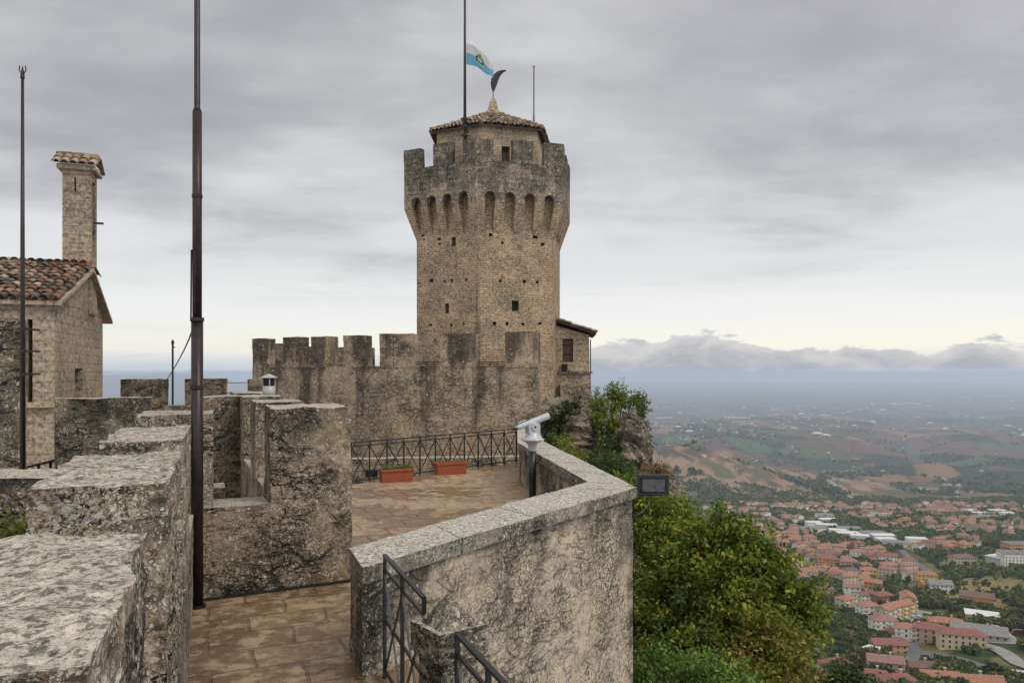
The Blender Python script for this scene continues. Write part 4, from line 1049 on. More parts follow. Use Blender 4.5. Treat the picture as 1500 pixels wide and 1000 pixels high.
# pale dressed frame round the lower window
fr = MB(); a, b_ = face_at(C0_, R0, 748), face_at(C0_, R0, 761.5); d_ = (b_ - a).normalized(); n_ = Vector((d_.y, -d_.x, 0)) * .012; Ym = a.y
for (xa, xb, ya, yb) in ((0, 1, 438.2, 439.8), (0, 1, 455.8, 457.6), (0, .10, 439.8, 455.8), (.9, 1, 439.8, 455.8)):
    p, q = a.lerp(b_, xa), a.lerp(b_, xb); z0, z1 = (HY - yb) / F * Ym, (HY - ya) / F * Ym
    fr.prism([tuple((p + n_)[:2]), tuple((q + n_)[:2]), tuple((q - n_ * 3)[:2]), tuple((p - n_ * 3)[:2])], z0, z1)
fr.build('window_frame', M['hut'], tw)

# corbelled parapet
ZS, ZB, ZT = 7.74, 6.42, 9.62       # underside of the parapet, foot of the corbels, sill of the crenels
INN = sc_(.915)
for i in range(NP):
    j = (i + 1) % NP
    P0, P1 = PP[i], PP[j]; L_ = (P1 - P0).length; ex = (P1 - P0).normalized(); out_ = Vector((ex.y, -ex.x))
    na = 4 if i != 2 else 4; aw = .50; end = .42
    pit = (L_ - 2 * end - aw) / (na - 1); r_a = aw / 2; zc = 8.0
    prof = [(0, ZS)]
    for k_ in range(na):
        x0 = end + k_ * pit
        prof += [(x0, ZS), (x0, zc)] + [(x0 + r_a - r_a * math.cos(a), zc + r_a * math.sin(a)) for a in [math.pi * s_ / 8 for s_ in range(1, 8)]] + [(x0 + aw, zc), (x0 + aw, ZS)]
    prof += [(L_, ZS), (L_, ZT), (0, ZT)]
    I0, I1 = INN[i], INN[j]; Li = (I1 - I0).length; th_ = (P0 - I0).dot(out_)
    s0 = (I0 - P0).dot(ex); s1 = (I1 - P0).dot(ex)
    def po(x, z): p = P0 + ex * x; return (p.x, p.y, z)
    def pi_(x, z): p = P0 + ex * min(max(x, s0), s1) - out_ * th_; return (p.x, p.y, z)
    mb = MB()
    ot = lambda x, z: (ex.x * (P0.x + ex.x * x) + ex.y * (P0.y + ex.y * x), z)
    mb.face([po(*q) for q in prof], uv=[ot(*q) for q in prof])
    mb.face([pi_(*q) for q in reversed(prof)], uv=[ot(*q) for q in reversed(prof)])
    for a in range(len(prof)):
        b2 = (a + 1) % len(prof)
        if prof[a] == prof[b2]: continue
        if abs(prof[a][0] - prof[b2][0]) < 1e-9 and (prof[a][0] == 0 or prof[a][0] == L_): continue
        mb.face([po(*prof[b2]), po(*prof[a]), pi_(*prof[a]), pi_(*prof[b2])])
    # wall head behind the arches, closing them to darkness above
    o = mb.build('parapet_side', M['towertop'], tw, weld=False)
    bm = bmesh.new(); bm.from_mesh(o.data); bmesh.ops.triangulate(bm, faces=[f for f in bm.faces if len(f.verts) > 4]); bm.to_mesh(o.data); bm.free()
    # corbels
    S0, S1 = SH[i], SH[j]; pr_ = (P0 - S0).dot(out_)
    for k_ in range(na - 1):
        x0 = end + k_ * pit + aw; x1 = x0 + pit - aw
        mb = MB(); e3 = Vector((ex.x, ex.y, 0)); o3 = Vector((out_.x, out_.y, 0)); b0 = Vector((P0.x, P0.y, 0)) - o3 * pr_
        pf = [(0, ZB), (pr_ * .22, ZB + .30), (pr_ * .55, ZB + .75), (pr_ - .003, ZS + .004), (-.05, ZS + .004), (-.05, ZB)]
        xm0, xm1 = x0 + .05, x1 - .05
        lf = [b0 + e3 * x0 + o3 * a + Vector((0, 0, z_)) for a, z_ in pf]; rf = [b0 + e3 * x1 + o3 * a + Vector((0, 0, z_)) for a, z_ in pf]
        # narrower foot
        lf[0] += e3 * .07; rf[0] -= e3 * .07
        mb.face(list(reversed(lf))); mb.face(rf)
        for a in range(len(pf)):
            b2 = (a + 1) % len(pf); mb.face([lf[a], lf[b2], rf[b2], rf[a]])
        mb.build('corbel', M['tower'], tw)
    # corner corbel at P0
    h = (i - 1) % NP; exh = (P0 - PP[h]).normalized()
    e1 = Vector((*-exh, 0)); e2 = Vector((*ex, 0)); a_ = end
    Sb, Pt = Vector((*S0, ZB - .15)), Vector((*P0, ZS + .003)); Pt = Pt + (Vector((*TC0, Pt.z)) - Pt).normalized() * .004
    cen = Vector((*(TC0 + (S0 - TC0) * .93), 0))
    s1_, s2_ = Sb + e1 * (a_ * .72), Sb + e2 * (a_ * .72); t1, t2 = Pt + e1 * a_, Pt + e2 * a_
    u1, u2 = Vector((*(Vector(t1[:2]) + Vector((-exh.y, exh.x)) * pr_ * 1.02), Pt.z)), Vector((*(Vector(t2[:2]) - out_ * pr_ * 1.02), Pt.z))
    mb = MB(); mb.face([s1_, Sb, Pt, t1]); mb.face([Sb, s2_, t2, Pt]); mb.face([s1_, t1, u1]); mb.face([s2_, u2, t2])
    mb.build('corbel', M['tower'], tw)
mb = MB(); mb.prism([tuple(p) for p in sc_(.93)], 8.55, 8.75); mb.build('roof_deck', M['hut'], tw)
# merlons
IN2 = sc_(.912); OU2 = sc_(1.003)
def tmer_corner(i, wl, wr, top):
    h, j = (i - 1) % NP, (i + 1) % NP
    el_, er_ = (OU2[h] - OU2[i]).normalized(), (OU2[j] - OU2[i]).normalized()
    O, I_ = OU2[i], IN2[i]
    a = O + el_ * wl; b_ = O + er_ * wr
    nl = Vector((el_.y, -el_.x)); nr_ = Vector((-er_.y, er_.x))
    if (TC0 - O).dot(nl) < 0: nl = -nl
    if (TC0 - O).dot(nr_) < 0: nr_ = -nr_
    tl = abs((I_ - O).dot(nl)); tr = abs((I_ - O).dot(nr_))
    mb = MB(); e3 = Vector((0, 0, 1))
    V = lambda p, z: Vector((p.x, p.y, z))
    c_ = [a, O, b_, b_ + nr_ * tr, I_, a + nl * tl]
    for s_ in range(6):
        p, q = c_[s_], c_[(s_ + 1) % 6]; grid_face(mb, V(p, ZT - .04), V(q, ZT - .04), V(q, top), V(p, top), .22)
    grid_face(mb, V(a, top), V(O, top), V(I_, top), V(a + nl * tl, top), .25); grid_face(mb, V(O, top), V(b_, top), V(b_ + nr_ * tr, top), V(I_, top), .25)
    mb.build('merlon', M['towertop'], tw, rough=(.04, 1.9))
def tmer_mid(i, s0, s1, top):
    j = (i + 1) % NP; a, b_ = OU2[i].lerp(OU2[j], s0), OU2[i].lerp(OU2[j], s1); c_, d_ = IN2[i].lerp(IN2[j], s0), IN2[i].lerp(IN2[j], s1)
    mb = MB(); block(mb, [(*a, 0), (*b_, 0), (*d_, 0), (*c_, 0)], ZT - .04, top, .2); mb.build('merlon', M['towertop'], tw, rough=(.04, 1.9))
for i, wl, wr, tp_ in ((0, .9, .95, 10.55), (1, .68, .85, 10.6), (2, .95, .8, 10.68), (3, .9, .9, 10.6), (4, .9, .9, 10.6), (5, .9, .9, 10.55)): tmer_corner(i, wl, wr, tp_)
for i, s0, s1, tp_ in ((0, .42, .67, 10.6), (1, .415, .645, 10.68), (2, .38, .62, 10.6), (3, .4, .6, 10.6), (4, .4, .6, 10.6), (5, .4, .6, 10.6)): tmer_mid(i, s0, s1, tp_)
# roof chamber
HW = sc_(.645); mb = MB(); mb.prism([tuple(p) for p in HW], 8.7, 11.68); chamber = mb.build('roof_chamber', M['hut'], tw)
hb = MB(); hole(hb, (*HW[1], 0), (*HW[2], 0), 735, 747, 214.5, 237, .6); cut(chamber, hb)
EV = sc_(.715); apex = Vector((*TC0, 13.0)); mb = MB(); ms = MB()
for i in range(NP):
    j = (i + 1) % NP; A, B = Vector((*EV[i], 11.62)), Vector((*EV[j], 11.62)); ex = (B - A).normalized(); L_ = (B - A).length
    foot = A + ex * (apex - A).dot(ex); up = (apex - foot); Ls = up.length; up.normalize(); n_ = ex.cross(up)
    if n_.z < 0: n_ = -n_
    xf = (apex - A).dot(ex)
    def ins(u_, v_, L_=L_, Ls=Ls, xf=xf): f_ = v_ / Ls; return v_ < Ls and xf * f_ - .05 <= u_ <= L_ - (L_ - xf) * f_ + .05
    tiles(mb, A, B, up, n_, Ls, ins, r=.105, L=.45, cols=TCt, jit=.02)
    # ridge tiles
    for k_ in range(9):
        p = A.lerp(apex, k_ / 9); q = A.lerp(apex, (k_ + 1.15) / 9); z_ = Vector((0, 0, .09 + random.random() * .03)); c_ = random.choice(TCt)
        mb.tube([p + z_, q + z_ * .7], [.12, .10], 7, col=c_)
    ms.face([A, B, apex]); ms.face([A - Vector((0, 0, .09)), apex - Vector((0, 0, .5)), B - Vector((0, 0, .09))]); ms.face([A - Vector((0, 0, .09)), B - Vector((0, 0, .09)), B, A])
rf = ms.build('roof', M['wood'], tw); mb.build('roof_tiles', M['tile'], rf, weld=False)
# stone spirelet with the metal feather
mb = MB(); a_ = .34; b2 = .13
def sqr(h): return [(TC0.x - h, TC0.y - h), (TC0.x + h, TC0.y - h), (TC0.x + h, TC0.y + h), (TC0.x - h, TC0.y + h)]
mb.prism(sqr(.36), 12.6, 12.98); mb.prism(sqr(.31), 12.98, 13.72, poly2=sqr(.12)); mb.build('spirelet', M['hut'], tw, bevel=.01)
fe_ = empty('feather_vane', (TC0.x + .02, TC0.y, 13.7), 'dark curved metal feather standing on the tower roof spirelet', 'vane')
prof = [(-.02, .42), (-.10, .62), (-.13, .85), (-.09, 1.08), (.02, 1.28), (.2, 1.44), (.42, 1.51), (.64, 1.52), (.66, 1.47), (.50, 1.38), (.36, 1.22), (.27, 1.02), (.2, .8), (.12, .6), (.04, .42)]
mb = MB(); fo = Vector((TC0.x, TC0.y, 13.68))
FR = [fo + Vector((x, -.012, z_)) for x, z_ in prof]; BR = [fo + Vector((x, .012, z_)) for x, z_ in prof]
mb.face(list(reversed(FR))); mb.face(BR)
for i in range(len(prof)): j = (i + 1) % len(prof); mb.face([FR[i], FR[j], BR[j], BR[i]])
o = mb.build('blade', M['vane'], fe_)
bm = bmesh.new(); bm.from_mesh(o.data); bmesh.ops.triangulate(bm, faces=[f for f in bm.faces if len(f.verts) > 4]); bmesh.ops.recalc_face_normals(bm, faces=bm.faces); bm.to_mesh(o.data); bm.free()
mb = MB(); mb.tube([fo + Vector((0, 0, 0)), fo + Vector((0, 0, .5))], .022, 8); mb.tube([fo + Vector((0, -.02, .45)), fo + Vector((.03, -.02, .85)), fo + Vector((.2, -.02, 1.25)), fo + Vector((.55, -.02, 1.49))], .012, 6); mb.build('quill', M['iron'], fe_)
# flagpole with flag
FX, FY = (681 - CX) / F * 34.55, 34.55
tp2 = empty('flagpole', (FX, FY, 9.6), 'tall dark pole flying a flag at the front of the tower roof', 'flagpole')
mb = MB(); mb.tube([(FX, FY, 9.62), (FX, FY, 14), (FX, FY, 19.5)], [.075, .062, .045], 12); mb.build('pole', M['polepaint'], tp2, smooth=True)
for z_ in (11.3, 10.9, 11.65):
    mb = MB(); mb.tube([(FX, FY, z_ - .05), (FX, FY, z_ + .05)], .12, 10); mb.bar((FX, FY, z_), (FX + .1, FY + .9, z_), .03, .03); mb.bar((FX - .2, FY, z_), (FX + .24, FY, z_ - .05), .03, .03); mb.build('clamp', M['iron'], tp2)
m, t, b = material('flag_cloth'); uvn = t.new('ShaderNodeUVMap'); uvn.uv_map = 'UVMap'; s_ = t.new('ShaderNodeSeparateXYZ'); t.link(uvn.outputs[0], s_.inputs[0])
c = t.mix(t.ramp(s_.outputs[1], .54, .56), (.12, .30, .40), (.50, .50, .47))
ux = t.math('MULTIPLY', t.math('SUBTRACT', s_.outputs[0], .5), 1.35); uy = t.math('SUBTRACT', s_.outputs[1], .5)
dist = t.math('SQRT', t.math('ADD', t.math('MULTIPLY', ux, ux), t.math('MULTIPLY', uy, uy)))
ring = t.math('MULTIPLY', t.ramp(dist, .22, .205), t.ramp(dist, .135, .15))
ring = t.math('MULTIPLY', ring, t.ramp(uy, .19, .14))
c = t.mix(t.ramp(dist, .15, .14), c, (.16, .33, .45)); 
tow = t.math('MULTIPLY', t.ramp(t.math('SINE', t.math('MULTIPLY', ux, 75)), -.2, .2), t.math('MULTIPLY', t.ramp(uy, .07, .06), t.ramp(uy, -.09, -.08)))
c = t.mix(t.math('MULTIPLY', tow, t.ramp(dist, .12, .11)), c, (.62, .62, .58))
c = t.mix(ring, c, (.05, .075, .03))
crown = t.math('MULTIPLY', t.ramp(t.math('ABSOLUTE', ux), .085, .075), t.math('MULTIPLY', t.ramp(uy, .16, .17), t.ramp(uy, .30, .29)))
c = t.mix(crown, c, (.24, .17, .05))
rib = t.math('MULTIPLY', t.ramp(t.math('ABSOLUTE', ux), .19, .18), t.math('MULTIPLY', t.ramp(uy, -.27, -.26), t.ramp(uy, -.20, -.21)))
c = t.mix(rib, c, (.55, .53, .45))
t.put(b.inputs['Base Color'], c); b.inputs['Roughness'].default_value = .8
tr = t.new('ShaderNodeBsdfTranslucent'); t.put(tr.inputs[0], c); mx = t.new('ShaderNodeMixShader'); mx.inputs[0].default_value = .45
t.link(b.outputs[0], mx.inputs[1]); t.link(tr.outputs[0], mx.inputs[2]); t.link(mx.outputs[0], [n for n in t.n if n.type == 'OUTPUT_MATERIAL'][0].inputs[0])
mb = MB(); NU, NV = 28, 18
def fpt(u, v):
    # hoist upright on the pole, fly end sagging down to the right
    ax = 1.22 * u - .05 * u * u; top_ = 15.12 - .62 * u - .02 * u * u + .10 * math.sin(u * 5.1)
    hh = .98 * (1 - .22 * u); bot = top_ - hh + .12 * math.sin(3.1 * u) * (u < .0)
    z_ = bot + (top_ - bot) * v; y_ = FY + .16 * math.sin(u * 6.2 + v * 1.5) * u + .13 * math.sin(u * 12 - v * 3.5) * u + .45 * u
    return Vector((FX + .07 + ax + .05 * math.sin(v * 5 + u * 4) * u + (1 - v) * .12 * u, y_, z_ + .04 * math.sin(u * 9) * u))
for i in range(NU):
    for j in range(NV):
        uvq = [(i / NU, j / NV), ((i + 1) / NU, j / NV), ((i + 1) / NU, (j + 1) / NV), (i / NU, (j + 1) / NV)]
        mb.face([fpt(*q) for q in uvq], uv=uvq)
o = mb.build('flag', m, smooth=True, origin=(FX + .07, FY, 14.6)); tag(o, 'white over pale blue flag with a small green crest, blowing to the right', 'flag')
# slim rod behind, on the roof
RX, RY = (782 - CX) / F * 38.0, 38.0
rp = empty('thin_rod', (RX, RY, 12), 'slim pale rod standing on the right side of the tower roof', 'rod')
mb = MB(); mb.tube([(RX, RY, 11.6), (RX, RY, 13.0)], .055, 8); mb.build('sleeve', M['polegrey'], rp); mb = MB(); mb.tube([(RX, RY, 13.0), (RX, RY, 15.4)], .04, 8); mb.build('rod', M['polegrey'], rp)
mb = MB(); mb.tube([(RX, RY, 15.4), (RX, RY, 15.47), (RX, RY, 15.5)], [.04, .085, .02], 8); mb.build('tip', M['galv'], rp)

# ------------------------------------------------------------------ lean-to house right of the tower
ax_ = empty('lean_to_house', (3.2, 38, -3), 'small stone lean-to house with a tiled roof, right of the tower foot', 'house')
q = [(2.0, 36.9), (3.88, 36.9), (4.1, 40.5), (2.0, 40.5)]
mb = MB(); mb.prism(q, -3.6, 0.02); mb.build('lower_wall', M['castle'], ax_)
mb = MB(); w0, w1 = 2.33, 1.92
qq = [(2.0, 37.0), (3.80, 37.0), (4.0, 40.4), (2.0, 40.4)]
V3 = lambda p, z: (p[0], p[1], z)
zs = [w0, w1 - .08, w1 - .08, w0]
for i in range(4):
    j = (i + 1) % 4; mb.face([V3(qq[i], 0.0), V3(qq[j], 0.0), V3(qq[j], zs[j]), V3(qq[i], zs[i])])
mb.face([V3(qq[i], zs[i]) for i in range(4)]); mb.face([V3(qq[i], 0.0) for i in (3, 2, 1, 0)])
o = mb.build('wall', M['hut'], ax_)
hb = MB(); hole(hb, (2.0, 37.0, 0), (3.8, 37.0, 0), 824, 839.5, 496, 530, .25); cut(o, hb)
mb = MB(); mb.prism([((824 - CX) / F * 37.1, 37.1), ((839.5 - CX) / F * 37.1, 37.1), ((839.5 - CX) / F * 37.1, 37.16), ((824 - CX) / F * 37.1, 37.16)], .51, 1.66)
for k_ in range(1, 6): pass
sh = mb.build('shutter', M['wood'], ax_)
mb = MB(); mb.bar((2.45, 37.07, .95), (2.95, 37.07, .95), .03, .03); mb.bar((2.45, 37.07, 1.4), (2.95, 37.07, 1.4), .03, .03); mb.build('batten', M['wood'], sh)
mb = MB(); mb.prism([(2.3, 36.8), (3.95, 36.8), (3.95, 37.02), (2.3, 37.02)], -.06, .05); mb.build('ledge', M['mid'], ax_)
mb = MB(); mb.prism([(2.45, 36.78), (2.72, 36.78), (2.72, 36.98), (2.45, 36.98)], .052, .4); mb.build('box', M['void'], ax_)  # near-black block stands in for the shade of an opening below the shutter
A, B = Vector((4.12, 36.75, 1.93)), Vector((4.35, 40.6, 1.93)); up = (Vector((2.2, 36.75, 2.55)) - A); Ls = up.length; up.normalize(); exr = (B - A).normalized(); n_ = exr.cross(up); n_ = n_ if n_.z > 0 else -n_
mb = MB(); tiles(mb, A, B, up, n_, Ls, lambda u_, v_: 0 <= u_ <= 3.9 and v_ < Ls, r=.105, L=.42, cols=TCt, jit=.02)
ms = MB(); C1, D1 = B + up * Ls, A + up * Ls; dn = Vector((0, 0, -.09)); ms.face([A, B, C1, D1]); ms.face([D1 + dn, C1 + dn, B + dn, A + dn]); ms.face([A + dn, B + dn, B, A]); ms.face([D1 + dn, A + dn, A, D1])
rf = ms.build('roof', M['wood'], ax_); mb.build('roof_tiles', M['tile'], rf, weld=False)
# small things on the wall foot
mb = MB(); mb.prism([(2.35, 36.45), (3.0, 36.45), (3.0, 36.88), (2.35, 36.88)], -2.6, -.55); mb.build('buttress', M['castle'], ax_)
mb = MB(); mb.tube([(3.86, 36.93, 1.6), (3.86, 36.93, 0.06)], .03, 6); mb.build('drainpipe', M['iron'], ax_)

# ------------------------------------------------------------------ tiled house at the left
A0 = Vector((-8.53, 14.0, 0)); dh = Vector((-.319, .948, 0)); nh = Vector((.948, .319, 0)); e = Vector((0, 0, 1))
ho = empty('tiled_house', A0 + e * -3, 'pale stone house with a mossy clay tile roof and a tall chimney, at far left', 'house')
ZE, ZR, GL = 1.34, 2.26, 4.55
def H(s, t_, z): return A0 + dh * s + nh * t_ + e * z
mb = MB(); Lh = 5.0; sr_ = 2.72
mb.face([H(0, 0, -6), H(GL, 0, -6), H(GL, 0, ZE), H(sr_, 0, ZR), H(0, 0, ZE)])
mb.face([H(GL, -Lh, -6), H(0, -Lh, -6), H(0, -Lh, ZE), H(sr_, -Lh, ZR), H(GL, -Lh, ZE)])
mb.face([H(0, -Lh, -6), H(0, 0, -6), H(0, 0, ZE), H(0, -Lh, ZE)])
mb.face([H(GL, 0, -6), H(GL, -Lh, -6), H(GL, -Lh, ZE), H(GL, 0, ZE)])
mb.face([H(0, 0, ZE), H(sr_, 0, ZR), H(sr_, -Lh, ZR), H(0, -Lh, ZE)]); mb.face([H(sr_, 0, ZR), H(GL, 0, ZE), H(GL, -Lh, ZE), H(sr_, -Lh, ZR)])
mb.face([H(0, 0, -6), H(0, -Lh, -6), H(GL, -Lh, -6), H(GL, 0, -6)])
o = mb.build('wall', M['house'], ho)
bm = bmesh.new(); bm.from_mesh(o.data); bmesh.ops.recalc_face_normals(bm, faces=bm.faces); bm.to_mesh(o.data); bm.free()
hb = MB()
def hbox(s0, s1, t0, t1, z0, z1, mb=hb):
    p = [H(s0, t0, 0), H(s0, t1, 0), H(s1, t1, 0), H(s1, t0, 0)]; mb.prism([(v.x, v.y) for v in reversed(p)] if (p[1] - p[0]).cross(p[2] - p[0]).z < 0 else [(v.x, v.y) for v in p], z0, z1)
hbox(1.62, 2.36, -.35, .3, -1.95, .08); hbox(-.3, .4, -.44, -.355, -.55, .98)
cut(o, hb)
mb = MB(); hbox(1.60, 2.38, -.34, -.30, -1.96, .09, mb); mb.build('door', M['wood'], ho)
mb = MB(); hbox(-.09, .1, -.95, .02, -.66, -.56, mb); mb.build('sill', M['hut'], ho, bevel=.01)
mb = MB(); hbox(-.05, .02, -.34, .004, ZE - .075, ZE - .01, mb); 
# eave boards and rafters
for (s0, z0, s1, z1, nm) in ((-.16, ZE - .03, sr_, ZR + .03, 'near'), (GL + .36, ZE - .07, sr_, ZR + .03, 'far')):
    ms = MB(); a, b_, c_, d_ = H(s0, .16, z0), H(s0, -Lh, z0), H(s1, -Lh, z1), H(s1, .16, z1); th_ = e * .07
    for f_ in ([a, b_, c_, d_], [a - th_, d_ - th_, c_ - th_, b_ - th_], [a - th_, b_ - th_, b_, a], [d_, d_ - th_, a - th_, a]): ms.face(f_)
    rf = ms.build('roof_slope', M['hut'], ho)
    A, B = (b_, a) if s0 < 0 else (a, b_)
    up = (H(s1, 0, z1) - H(s0, 0, z0)); Ls = up.length; up.normalize(); ex = (B - A).normalized(); n_ = ex.cross(up); n_ = n_ if n_.z > 0 else -n_
    mb = MB(); Wd = (B - A).length
    tiles(mb, A, B, up, n_, Ls, lambda u_, v_: .02 <= u_ <= Wd - .02 and v_ < Ls, r=.082, L=.36, cols=TC, jit=.014)
    mb.build('roof_tiles', M['tile'], rf, weld=False)
mb = MB()
for k_ in range(13):
    p = H(sr_, .1 - k_ * .38, ZR + .1 + random.random() * .02); mb.tube([p, p - nh * .42 + e * random.uniform(-.01, .02)], [.105, .09], 9, col=random.choice(TC))
mb.build('ridge_tiles', M['tile'], ho, weld=False)
# chimney
s0, s1, t0, t1 = 2.88, 3.52, -.50, .06
ch = MB(); hbox(s0, s1, t0, t1, 1.3, 4.48, ch)
cho = ch.build('chimney', M['house'], ho); hb = MB(); hbox(s0 - .3, s0 + .2, -.27, -.235, 4.0, 4.33, hb); hbox(s0 + .16, s0 + .46, -.2, .3, 2.6, 4.3, hb); cut(cho, hb)
mb = MB(); hbox(s0 - .09, s1 + .09, t0 - .1, t1 + .1, 4.482, 4.58, mb); mb.build('cap', M['hut'], cho, bevel=.012)
mb = MB(); hbox(s0 - .06, s1 + .06, t0 - .06, t1 + .06, 4.58, 4.66, mb)
for (a0, sg) in ((s0 - .13, 1), (s1 + .13, -1)):
    A, B = H(a0, t0 - .10, 4.585), H(a0, t1 + .10, 4.585); 
    sm = (s0 + s1) / 2; up = (H(sm, 0, 4.86) - H(a0, 0, 4.585)); Ls = up.length; up.normalize(); ex = (B - A).normalized(); n_ = ex.cross(up); n_ = n_ if n_.z > 0 else -n_
    Wd = (B - A).length; tiles(mb, A, B, up, n_, Ls + .05, lambda u_, v_: v_ < Ls - .05 and u_ < Wd, r=.085, L=.34, cols=TCt, jit=.006, lift=.0)
for k_ in range(3): p = H((s0 + s1) / 2, t1 + .08 - k_ * .26, 4.87); mb.tube([p, p - nh * .30], [.09, .08], 8, col=random.choice(TC))
mb.face([H(s0 - .16, t0 - .15, 4.59), H(s0 - .16, t1 + .15, 4.59), H((s0 + s1) / 2, t1 + .15, 4.86), H((s0 + s1) / 2, t0 - .15, 4.86)], col=(.2, .15, .1)); mb.face([H((s0 + s1) / 2, t0 - .15, 4.86), H((s0 + s1) / 2, t1 + .15, 4.86), H(s1 + .16, t1 + .15, 4.59), H(s1 + .16, t0 - .15, 4.59)], col=(.2, .15, .1))
mb.build('cap_tiles', M['tile'], cho, weld=False)
mb = MB(); p = H(s0 + .3, t1, 3.38); mb.bar(p, p + nh * .2, .018, .022); mb.build('hook', M['iron'], cho)
# ------------------------------------------------------------------ fast quad meshes
def quad_mesh(name, V, Ccol, mat, parent=None, origin=(0, 0, 0)):
    """V: (n, 4, 3) corners, Ccol: (n, 3) colour of each quad"""
    n = len(V); me = bpy.data.meshes.new(name)
    V = V - np.array(origin)[None, None, :]
    me.vertices.add(n * 4); me.vertices.foreach_set('co', V.astype(np.float32).ravel())
    me.loops.add(n * 4); me.loops.foreach_set('vertex_index', np.arange(n * 4, dtype=np.int32))
    me.polygons.add(n); me.polygons.foreach_set('loop_start', np.arange(0, n * 4, 4, dtype=np.int32)); me.polygons.foreach_set('loop_total', np.full(n, 4, dtype=np.int32))
    ca = me.color_attributes.new('tint', 'FLOAT_COLOR', 'POINT')
    cc = np.ones((n, 4, 4), dtype=np.float32); cc[:, :, :3] = Ccol[:, None, :]; ca.data.foreach_set('color', cc.ravel())
    me.update(); me.materials.append(mat)
    o = bpy.data.objects.new(name, me); C.objects.link(o)
    if parent is not None: o.parent = parent
    return o
def unit(a): return a / np.maximum(np.linalg.norm(a, axis=-1, keepdims=True), 1e-9)
def leaves(P, Ld, L, cols, rg, droop=0.25, shape=.42):
    """one pointed leaf at each of the points P, growing roughly along Ld"""
    n = len(P)
    d_ = unit(Ld + rg.normal(0, .75, (n, 3)) + np.array([0, 0, -droop])); s_ = unit(np.cross(d_, rg.normal(0, 1, (n, 3))))
    l_ = (L * rg.uniform(.6, 1.35, n))[:, None]
    a = P; b_ = P + d_ * l_ * .5 + s_ * l_ * shape * .55; c_ = P + d_ * l_ + np.array([0, 0, -1]) * l_ * .18; e_ = P + d_ * l_ * .5 - s_ * l_ * shape * .55
    return np.stack([a, b_, c_, e_], 1)
def foliage(name, base, blobs, L, pal, label, cat='tree', tips=60, per=34, sig=.2, seed=1, group=None, limb=.09, leafname='crown', droop=.25, mat='leaf', shape=.42, keep=None):
    """blobs: (centre, rx, ry, rz, weight, palette shift); leaves hang in clusters round the twig ends"""
    rg = np.random.default_rng(seed); rnd = random.Random(seed)
    base = Vector(base); root = empty(name, base, label, cat, group)
    pal = np.array(pal); allV, allC = [], []
    wood_ = MB()
    fork = base + Vector((0, 0, 0))
    for (c, rx, ry, rz, wgt, *pp) in blobs:
        c = Vector(c); pl = np.array(pp[0]) if pp else pal
        j1 = base.lerp(c, .45) + Vector((rnd.gauss(0, .1) * rx, rnd.gauss(0, .1) * ry, -.1 * rz)); hub = c - Vector((0, 0, rz * .35))
        wood_.tube([base, j1, hub], [limb, limb * .7, limb * .42], 7, caps=False)
        nt = int(tips * wgt)
        d_ = unit(rg.normal(0, 1, (nt, 3))); r_ = rg.uniform(.30, 1.0, nt) ** .6 * rg.choice([.85, 1.0, 1.0, 1.22], nt)
        lum = 1 + .22 * np.sin(3 * d_[:, 0] + 5 * d_[:, 1] + rg.uniform(0, 6)) 
        T = np.array(c)[None, :] + d_ * r_[:, None] * np.array([rx, ry, rz]) * (rg.uniform(.85, 1.16, nt))[:, None]
        for k_ in range(min(nt, 16)):
            tp_ = Vector(T[k_]); wood_.tube([hub, (hub + tp_) / 2 + Vector((0, 0, .08 * rz)), tp_], [limb * .36, limb * .22, limb * .07], 5, caps=False)
        cnt = rg.poisson(per, nt)
        idx = np.repeat(np.arange(nt), cnt); n = len(idx)
        # leaves sit along short twigs that leave the tip outward
        tw_ = unit(d_ + rg.normal(0, .5, (nt, 3)) + np.array([0, 0, .25])); tl = rg.uniform(.6, 1.5, nt) * sig * 1.8
        tt = rg.uniform(-.6, 1.0, n)
        P = T[idx] + tw_[idx] * (tt * tl[idx])[:, None] + rg.normal(0, sig * .42, (n, 3)) * np.array([1, 1, .8])
        V = leaves(P, tw_[idx], L, None, rg, droop, shape)
        ci = rg.integers(0, len(pl), nt)[idx]; ci2 = rg.integers(0, len(pl), n); ci = np.where(rg.random(n) < .3, ci2, ci)
        Cc = pl[ci] * (lum[idx] * rg.uniform(.65, 1.35, n))[:, None]
        allV.append(V); allC.append(Cc)
    V = np.concatenate(allV); Cc = np.concatenate(allC)
    quad_mesh(leafname, V, Cc, M[mat], root, base)
    wood_.build('trunk', M['bark'], root, smooth=True)
    return root

